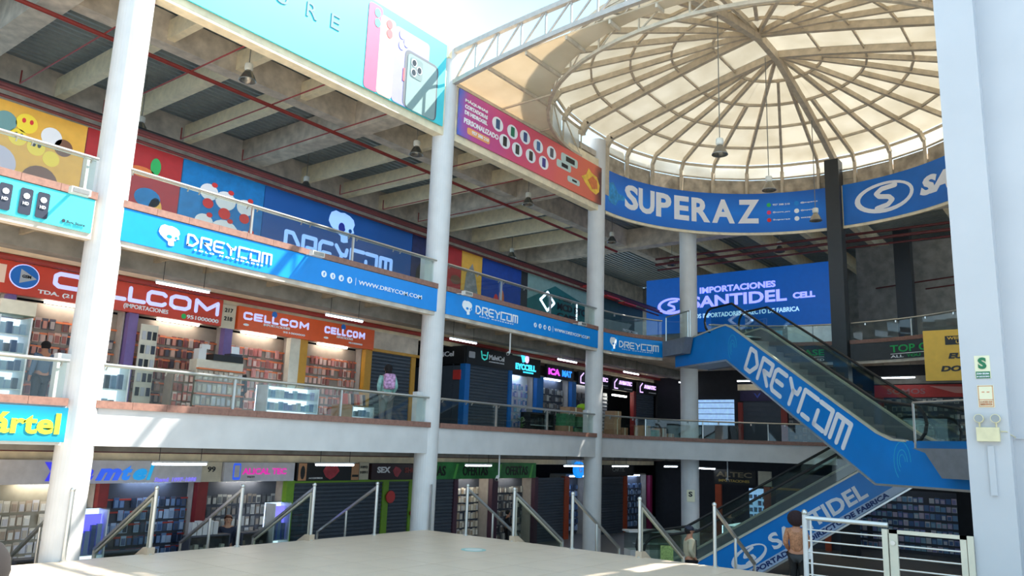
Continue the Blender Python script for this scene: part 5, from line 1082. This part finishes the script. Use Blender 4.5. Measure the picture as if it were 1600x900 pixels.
t = thing('label_printer', 'small white device at the left edge of the rack stand', 'device', (9.5, 15.95, 3.72)); B().box(9.42, 9.6, 15.85, 16.05, 3.72, 3.95).build('body', white, t); B().box(9.48, 9.68, 15.85, 15.95, 3.95, 4.05).build('head', white, t)
t = tag(B().box(8.85, 9.32, 15.8, 16.1, F2, 3.45).build('package_tower_core', MATS['slat_board']), 'pink package tower beside the rack stand', 'display tower'); stock('pink', 8.86, 9.31, F2, F2 + 1.1, 15.8, .2, 'small packaged phone case on the pink tower beside the rack stand', '', .09, .18)
t = thing('sample_board', 'cream board with dark phone samples right of the purple post', 'board', (8.25, 16.6, F2)); B().box(8.47, 8.85, 16.6, 16.64, F2, 4.4).build('board', MATS['cream_pier'], t)
for i in range(3):
    for j in range(5): B().box(8.5 + .12 * i, 8.58 + .12 * i, 16.58, 16.6, F2 + .5 + .3 * j, F2 + .68 + .3 * j).build('sample', (blk, MATS['print_silver'], MATS['dark_phone_print'])[(i + j) % 3], t)
# bay 2 middle floor
t = vitrine(21.6, 23.0, 15.8, 16.2, F2, 3.25, 'dark counter with small cyan lettering in front of the pale blue shop', key='dark', glow=False, body=blackm); text('EYCCELL', mY(0, 0, 15.79), 22.2, F2 + .1, .65, .12, cyg, t, bold=.02)
t = thing('potted_plant', 'small leafy green plant behind the railing right of the wide shutter', 'plant', (21.0, 15.7, F2)); B().lathe([(0, 0), (.12, 0), (.15, .25), (0, .25)], (21.0, 15.7, F2), 12).build('pot', blk, t)
lf = mat('leaf_green', (86, 120, 60), .5); b = B()
for i in range(26):
    a = rng.uniform(0, 6.28); l = rng.uniform(.12, .28); z = F2 + .3 + rng.uniform(0, .35); c = Vector((21.0, 15.7, z)); d = Vector((math.cos(a), math.sin(a), .4)) * l; p = Vector((-math.sin(a), math.cos(a), 0)) * .04
    b.add([c, c + d * .5 + p, c + d, c + d * .5 - p], [(0, 1, 2, 3)])
b.tube((21, 15.7, F2 + .2), (21, 15.7, F2 + .6), .012, 6); o = b.build('foliage', lf, t, recalc=False); o['kind'] = 'stuff'
cb2 = mat('cardboard_pale', (186, 150, 112), .8); grw = mat('green_wrap', (70, 128, 84), .35, noise=.2, scale=8)
bxs = [(23.3, .5, 0, .5, 0), (23.9, .55, 0, .45, 2), (24.55, .6, 0, .5, 2), (25.3, .55, 0, .42, 1), (23.35, .6, .5, .42, 2), (24.1, .7, .5, .35, 2), (24.9, .6, .5, .36, 1), (23.6, .8, .92, .25, 0), (24.6, .6, .86, .25, 1), (26.6, .6, 0, .5, 0), (26.65, .55, .5, .4, 1), (27.3, .5, 0, .6, 0), (29.0, .6, 0, .75, 1), (29.8, .6, 0, .6, 2), (30.5, .6, 0, .7, 0), (26.7, .5, .9, .3, 1), (31.2, .6, 0, .5, 1)]
pos = ['lowest left', 'lowest second', 'lowest third', 'lowest right', 'second tier left', 'second tier middle', 'second tier right', 'top left', 'top right']
for i, (x, w, dz, h, k) in enumerate(bxs):
    m = (cardb, cb2, grw)[k]
    t = tag(B().box(x, x + w - .03, 15.5 + .02 * (i % 3), 15.95, F2 + dz, F2 + dz + h).build('cardboard_box', m), ('green wrapped' if k == 2 else 'brown cardboard') + (' box in the pile left of the third column, %s' % pos[i] if i < 9 else ' box behind the railing right of the third column, %s from left' % nm[i - 9]), 'box', 'piled boxes')
    if k != 2: B().box(x + w * .4, x + w * .5, 15.49 + .02 * (i % 3), 15.5 + .02 * (i % 3), F2 + dz, F2 + dz + h).build('tape', MATS['sign_cream'], t)
tag(B().ball((24.7, 15.7, F2 + 1.22), .3, .2, .13).build('bag', mat('neon_bag', (176, 226, 40), .5), None, smooth=True), 'neon green bag lying on top of the box pile', 'bag')
tag(B().box(25.45, 25.7, 15.8, 15.9, F2 + .8, F2 + 1.7).build('hanging_item', MATS['signal_red']), 'red item standing on the boxes by the third column', 'item')
# ground floor
t = vitrine(7.5, 8.05, 16.1, 16.5, F1, .62, 'violet glowing display case beside the first column on the ground floor', key='blue', shelves=2, name='display_case', cat='display case')
B().box(7.54, 8.0, 16.3, 16.33, -.2, .5).build('glow_panel', mat('violet_panel', (84, 80, 240), .5, noise=0, emit=1.2), t)
t = vitrine(11.95, 12.42, 16.1, 16.5, F1, .6, 'violet glowing display case left of the lime post on the ground floor', key='blue', shelves=2, name='display_case', cat='display case')
B().box(11.99, 12.38, 16.3, 16.33, -.25, .5).build('glow_panel', mat('violet_panel2', (120, 110, 240), .5, noise=0, emit=1.0), t)
for x0, x1, w in ((6.5, 7.4, 'left of the violet case by the first column'), (8.1, 9.2, 'before the blue stocked shop'), (9.9, 10.9, 'before the second dark red post'), (11.2, 11.9, 'before the grey stocked shop')): vitrine(x0, x1, 16.2, 16.5, F1, -.05 - .2 * (x0 < 9), 'low dark counter ' + w, key='grey', glow=False, body=swd, shelves=2)
for i in range(5): tag(B().box(10.0 + i * .13, 10.11 + i * .13, 16.3, 16.45, -.05, .22 + .03 * (i % 2)).build('white_carton', white), 'white carton by the dark red post, %s in its row' % nm[i], 'carton', 'white cartons')
def obox(p0, p1, dep, z0, z1, m, name, par=None):
    p0 = Vector(p0); p1 = Vector(p1); d = (p1 - p0).normalized(); n_ = Vector((d.y, -d.x)) * -dep
    return B().prism([(p0.x, p0.y, z0), (p1.x, p1.y, z0), (p1.x, p1.y, z1), (p0.x, p0.y, z1)], (n_.x, n_.y, 0)).build(name, m, par)
t = thing('glass_counter', 'white rounded glass counter behind the foot of the lower escalator', 'counter', (22.6, 11.8, F1)); obox((22.0, 12.2), (23.3, 11.2), .5, F1, F1 + .35, white, 'base', t); obox((22.0, 12.2), (23.3, 11.2), .5, F1 + .35, F1 + .85, glassd, 'glass_case', t); obox((21.97, 12.23), (23.33, 11.18), .55, F1 + .85, F1 + .9, white, 'top', t); obox((22.2, 12.1), (23.2, 11.35), .3, F1 + .5, F1 + .52, sww, 'shelf', t)
t = vitrine(25.8, 27.4, 10.4, 10.9, F1, F1 + 1.0, 'blue glittering glass counter below the far lettered sign', key='cyan', shelves=3)

# ================================================================ people
def skin_mesh(vs, es, rad, lv=2, name='body'):
    me = bpy.data.meshes.new('tmp'); me.from_pydata(vs, es, []); o = bpy.data.objects.new('tmp', me); COL.objects.link(o)
    md = o.modifiers.new('s', 'SKIN'); sd = o.modifiers.new('d', 'SUBSURF'); sd.levels = lv; sd.render_levels = lv
    if not me.skin_vertices: 
        bpy.context.view_layer.objects.active = o; bpy.ops.mesh.customdata_skin_add() if hasattr(bpy.ops.mesh, 'customdata_skin_add') else None
    sv = me.skin_vertices[0].data
    for i, r_ in enumerate(rad): sv[i].radius = (r_, r_) if not isinstance(r_, tuple) else r_; sv[i].use_root = (i == 0)
    bpy.context.view_layer.update(); ev = o.evaluated_get(bpy.context.evaluated_depsgraph_get()); m2 = bpy.data.meshes.new_from_object(ev)
    for p in m2.polygons: p.use_smooth = True
    m2.name = name; COL.objects.unlink(o); bpy.data.objects.remove(o); return m2
def person(lab, loc, rot, H, shirt, pants, skin_, hairc, hair='long', pose='down', extra=None, group=None):
    t = thing('person', lab, 'person', loc); t.rotation_euler = (0, 0, rot); ORG[t] = Vector((0, 0, 0))
    def child(me, nm_, m): me.materials.clear(); me.materials.append(m); o = bpy.data.objects.new(nm_, me); COL.objects.link(o); o.parent = t; ORG[o] = Vector((0, 0, 0)); return o
    h = H; V = lambda x, y, z: (x * h, y * h, z * h)
    vs = [V(0, 0, .53), V(0, 0, .62), V(0, .005, .73), V(0, .01, .80), V(0, .005, .85), V(0, -.005, .885), V(0, -.008, .925), V(0, -.002, .965)]
    rad = [.082, .075, .088, .06, .034, .042, .056, .045]; es = [(i, i + 1) for i in range(7)]
    arms = {'down': [((.125, 0, .64), (.13, -.03, .50)), ((.125, 0, .64), (.13, -.03, .50))], 'forward': [((.125, .02, .66), (.09, -.10, .60)), ((.125, .02, .66), (.09, -.10, .60))], 'pocket': [((.135, .03, .66), (.10, -.05, .56)), ((.135, .03, .66), (.10, -.05, .56))], 'raised': [((.14, -.06, .72), (.06, -.09, .86)), ((.14, -.06, .72), (.06, -.09, .86))]}[pose]
    armv = []
    for s, (el, wr) in zip((1, -1), arms):
        n0 = len(vs); vs += [V(s * .10, 0, .80), V(s * el[0], el[1], el[2]), V(s * wr[0], wr[1], wr[2])]; rad += [.036, .026, .019]; es += [(3, n0), (n0, n0 + 1), (n0 + 1, n0 + 2)]; armv.append(n0)
        e_ = Vector(el); w_ = Vector(wr); d = (w_ - e_).normalized(); side = Vector((1, 0, 0))
        pm = w_ + d * .03; n1 = len(vs); vs.append(V(s * pm.x, pm.y, pm.z)); rad.append(.018); es.append((n0 + 2, n1))
        for k, (q, ln) in enumerate(((-.016, .036), (-.006, .043), (.005, .041), (.015, .032))):
            a = pm + Vector((0, q, 0)) + d * ln; n2_ = len(vs); vs += [V(s * a.x, a.y, a.z)]; rad.append(.006); es.append((n1, n2_))
        a = w_ + d * .02 + Vector((-.02, -.02, 0)); vs.append(V(s * a.x, a.y, a.z)); rad.append(.007); es.append((n0 + 2, len(vs) - 1))
    legs = []
    for s in (1, -1):
        n0 = len(vs); vs += [V(s * .05, 0, .49), V(s * .055, -.01, .28), V(s * .058, .01, .05), V(s * .062, -.07, .02)]; rad += [.062, .04, .026, .022]; es += [(0, n0), (n0, n0 + 1), (n0 + 1, n0 + 2), (n0 + 2, n0 + 3)]; legs.append(n0)
    body = child(skin_mesh(vs, es, [r_ * h for r_ in rad]), 'body', skin_)
    # shirt
    sv = [vs[0], vs[1], vs[2], vs[3]]; sr = [.094, .09, .1, .07]; se = [(0, 1), (1, 2), (2, 3)]
    for n0 in armv:
        k = len(sv); sv += [vs[n0], vs[n0 + 1], tuple(Vector(vs[n0 + 1]).lerp(Vector(vs[n0 + 2]), .9))]; sr += [.046, .036, .028]; se += [(3, k), (k, k + 1), (k + 1, k + 2)]
    child(skin_mesh(sv, se, [r_ * h for r_ in sr]), 'shirt', shirt)
    pv = [vs[0]]; pr = [.09]; pe = []
    for n0 in legs:
        k = len(pv); pv += [vs[n0], vs[n0 + 1], tuple(Vector(vs[n0 + 2]))]; pr += [.072, .05, .04]; pe += [(0, k), (k, k + 1), (k + 1, k + 2)]
    child(skin_mesh(pv, pe, [r_ * h for r_ in pr]), 'trousers', pants)
    for s in (1, -1): B().ball((s * .06 * h, -.03 * h, .022 * h), .035 * h, .08 * h, .026 * h).build('shoe', blk, t, smooth=True)
    # face
    for s in (1, -1):
        B().ball((s * .02 * h, -.056 * h, .932 * h), .008 * h, .006 * h, .005 * h, 8).build('eye', blk, t, smooth=True); B().ball((s * .055 * h, 0, .925 * h), .008 * h, .012 * h, .018 * h, 8).build('ear', skin_, t, smooth=True)
    B().prism([(-.008 * h, -.058 * h, .908 * h), (.008 * h, -.058 * h, .908 * h), (0, -.074 * h, .91 * h), ], (0, .006 * h, .028 * h)).build('nose', skin_, t); B().ball((0, -.055 * h, .895 * h), .016 * h, .005 * h, .004 * h, 8).build('mouth', mat('lip', (150, 80, 74), .5, noise=0), t, smooth=True)
    # hair: shell with the face cut away
    b = B(); rr = .064 * h if hair != 'afro' else (.106 * h); cz_ = .94 * h; b.ball((0, .012 * h, cz_ + (.012 * h if hair == 'afro' else 0)), rr, rr * 1.02, rr * (1.0 if hair != 'afro' else .95), 16)
    keep = []
    for f_ in b.f:
        c = sum((Vector(b.v[i]) for i in f_), Vector()) / 4
        if c.y < -.01 * h and c.z < .955 * h: continue
        if hair == 'short' and c.z < .905 * h: continue
        keep.append(f_)
    b.f = keep; b.build('hair', hairc, t, smooth=True, recalc=False)
    if hair == 'long': B().ball((0, .045 * h, .87 * h), .05 * h, .03 * h, .1 * h).build('back_hair', hairc, t, smooth=True)
    if hair == 'cap':
        cpm = mat('navy_cap', (30, 36, 56), .6); b = B().ball((0, .005 * h, .955 * h), .066 * h, .068 * h, .05 * h, 16); b.f = [f_ for f_ in b.f if sum(b.v[i][2] for i in f_) / 4 > .945 * h]; b.build('cap', cpm, t, smooth=True, recalc=False)
        B().prism([(-.05 * h, -.05 * h, .952 * h), (.05 * h, -.05 * h, .952 * h), (.035 * h, -.115 * h, .945 * h), (-.035 * h, -.115 * h, .945 * h)], (0, 0, .006 * h)).build('cap_brim', cpm, t)
    return t
tan = mat('skin_tan', (176, 124, 96), .6, noise=.03); tan2 = mat('skin_light_brown', (196, 146, 116), .6, noise=.03); hb = mat('hair_black', (24, 20, 20), .95, noise=.05); hr_ = mat('hair_auburn', (92, 50, 34), .6, noise=.1)
t = person('person in mint shirt and grey trousers with a pink patterned backpack, seen from behind', (14.34, 15.1, F2), R(150), 1.7, mat('mint_shirt', (150, 198, 190), .8, noise=.15, scale=12), mat('grey_trousers', (104, 100, 98), .8), tan, hb, 'long', 'pocket')
b = B().box(-.15, .15, .12, .30, 1.05, 1.45); bp = b.build('backpack', mat('pink_pattern', (196, 150, 190), .7, noise=.3, scale=18), t); md = bp.modifiers.new('b', 'BEVEL'); md.width = .06; md.segments = 3
for s in (1, -1): B().bar((s * .1, .12, 1.42), (s * .1, -.12, 1.42), .04, .02).build('strap', MATS['pink_pattern'], bp)
person('person with dark hair and black top standing behind the long lit counter', (11.05, 16.75, F2), R(-10), 1.45, blk, blk, tan, mat('hair_brown', (60, 36, 34), .6), 'long', 'down')
person('dark haired person in blue grey shirt with back turned at the far left shop', (6.62, 16.6, F2), R(190), 1.42, mat('blue_grey_shirt', (84, 104, 124), .8), blk, tan, hb, 'short', 'down')
person('person in lilac grey clothes raising both hands behind the railing right of the third column', (28.0, 16.4, F2), R(0), 1.2, mat('lilac_grey_cloth', (120, 118, 140), .8), MATS['lilac_grey_cloth'], tan, hb, 'short', 'raised')
person('person with auburn hair and dark blue top at the ground floor counter', (11.08, 16.62, F1), R(-30), 1.5, mat('navy_top', (38, 46, 66), .8), blk, tan2, hr_, 'long', 'down')
person('person in black clothes in front of the mixed stocked ground floor shop', (21.5, 16.5, F1), R(60), 1.2, blk, blk, tan, hb, 'short', 'forward')
person('person in dark clothes behind the blue glittering counter', (28.4, 11.7, F1), R(-80), 1.25, blk, blk, tan, hb, 'short', 'forward')
t = person('person in navy cap and pale khaki jacket standing beside the lower escalator', (17.7, 8.27, F1), R(40), 1.62, mat('khaki_jacket', (178, 170, 144), .8, noise=.06), mat('dark_trousers', (34, 36, 44), .8), tan, hb, 'cap', 'pocket')
B().prism([(-.012, -.17, .95), (.012, -.17, .95), (.012, -.16, 1.3), (-.012, -.16, 1.3)], (0, .02, 0)).build('zip', MATS['dark_trousers'], t)
t = person('person with round black afro hair in brown checked shirt going down the stairs, back turned', (15.75, 5.17, -.507), R(105), 1.52, mat('brown_check_shirt', (172, 118, 84), .8, noise=.2, scale=30), blk, tan, mat('hair_afro', (40, 20, 24), .9, noise=.2, scale=60, bump=.5), 'afro', 'pocket')
B().box(-.26, -.18, -.15, .0, .72, .95).build('white_bag', wh, t)

person('dark haired person standing at the extreme left edge of the plaza', (1.085, 3.03, 0), R(170), 1.74, blk, blk, tan, hb, 'short', 'down')
freeze(tl)  # extra tube lamps below are added to brighten the dark far floors
for i, (x, y, z, w) in enumerate(((31.6, 12, 5.05, 'above the far middle floor, near the blue lit shelves'), (31.6, 6.5, 5.05, 'above the far middle floor behind the escalator'), (30.0, 13.5, 1.5, 'above the far ground floor by the rotunda column'), (31.0, 6.5, 1.5, 'above the far ground floor behind the gate'), (35.0, 4.0, 11.0, 'on the far top floor right of the black column'))):
    o = copy_tree(tl); o.location = (x, y, z); o.rotation_euler = (0, 0, R(90)); tag(o, 'lit white tube lamp ' + w, 'lamp', 'far tube lamps')
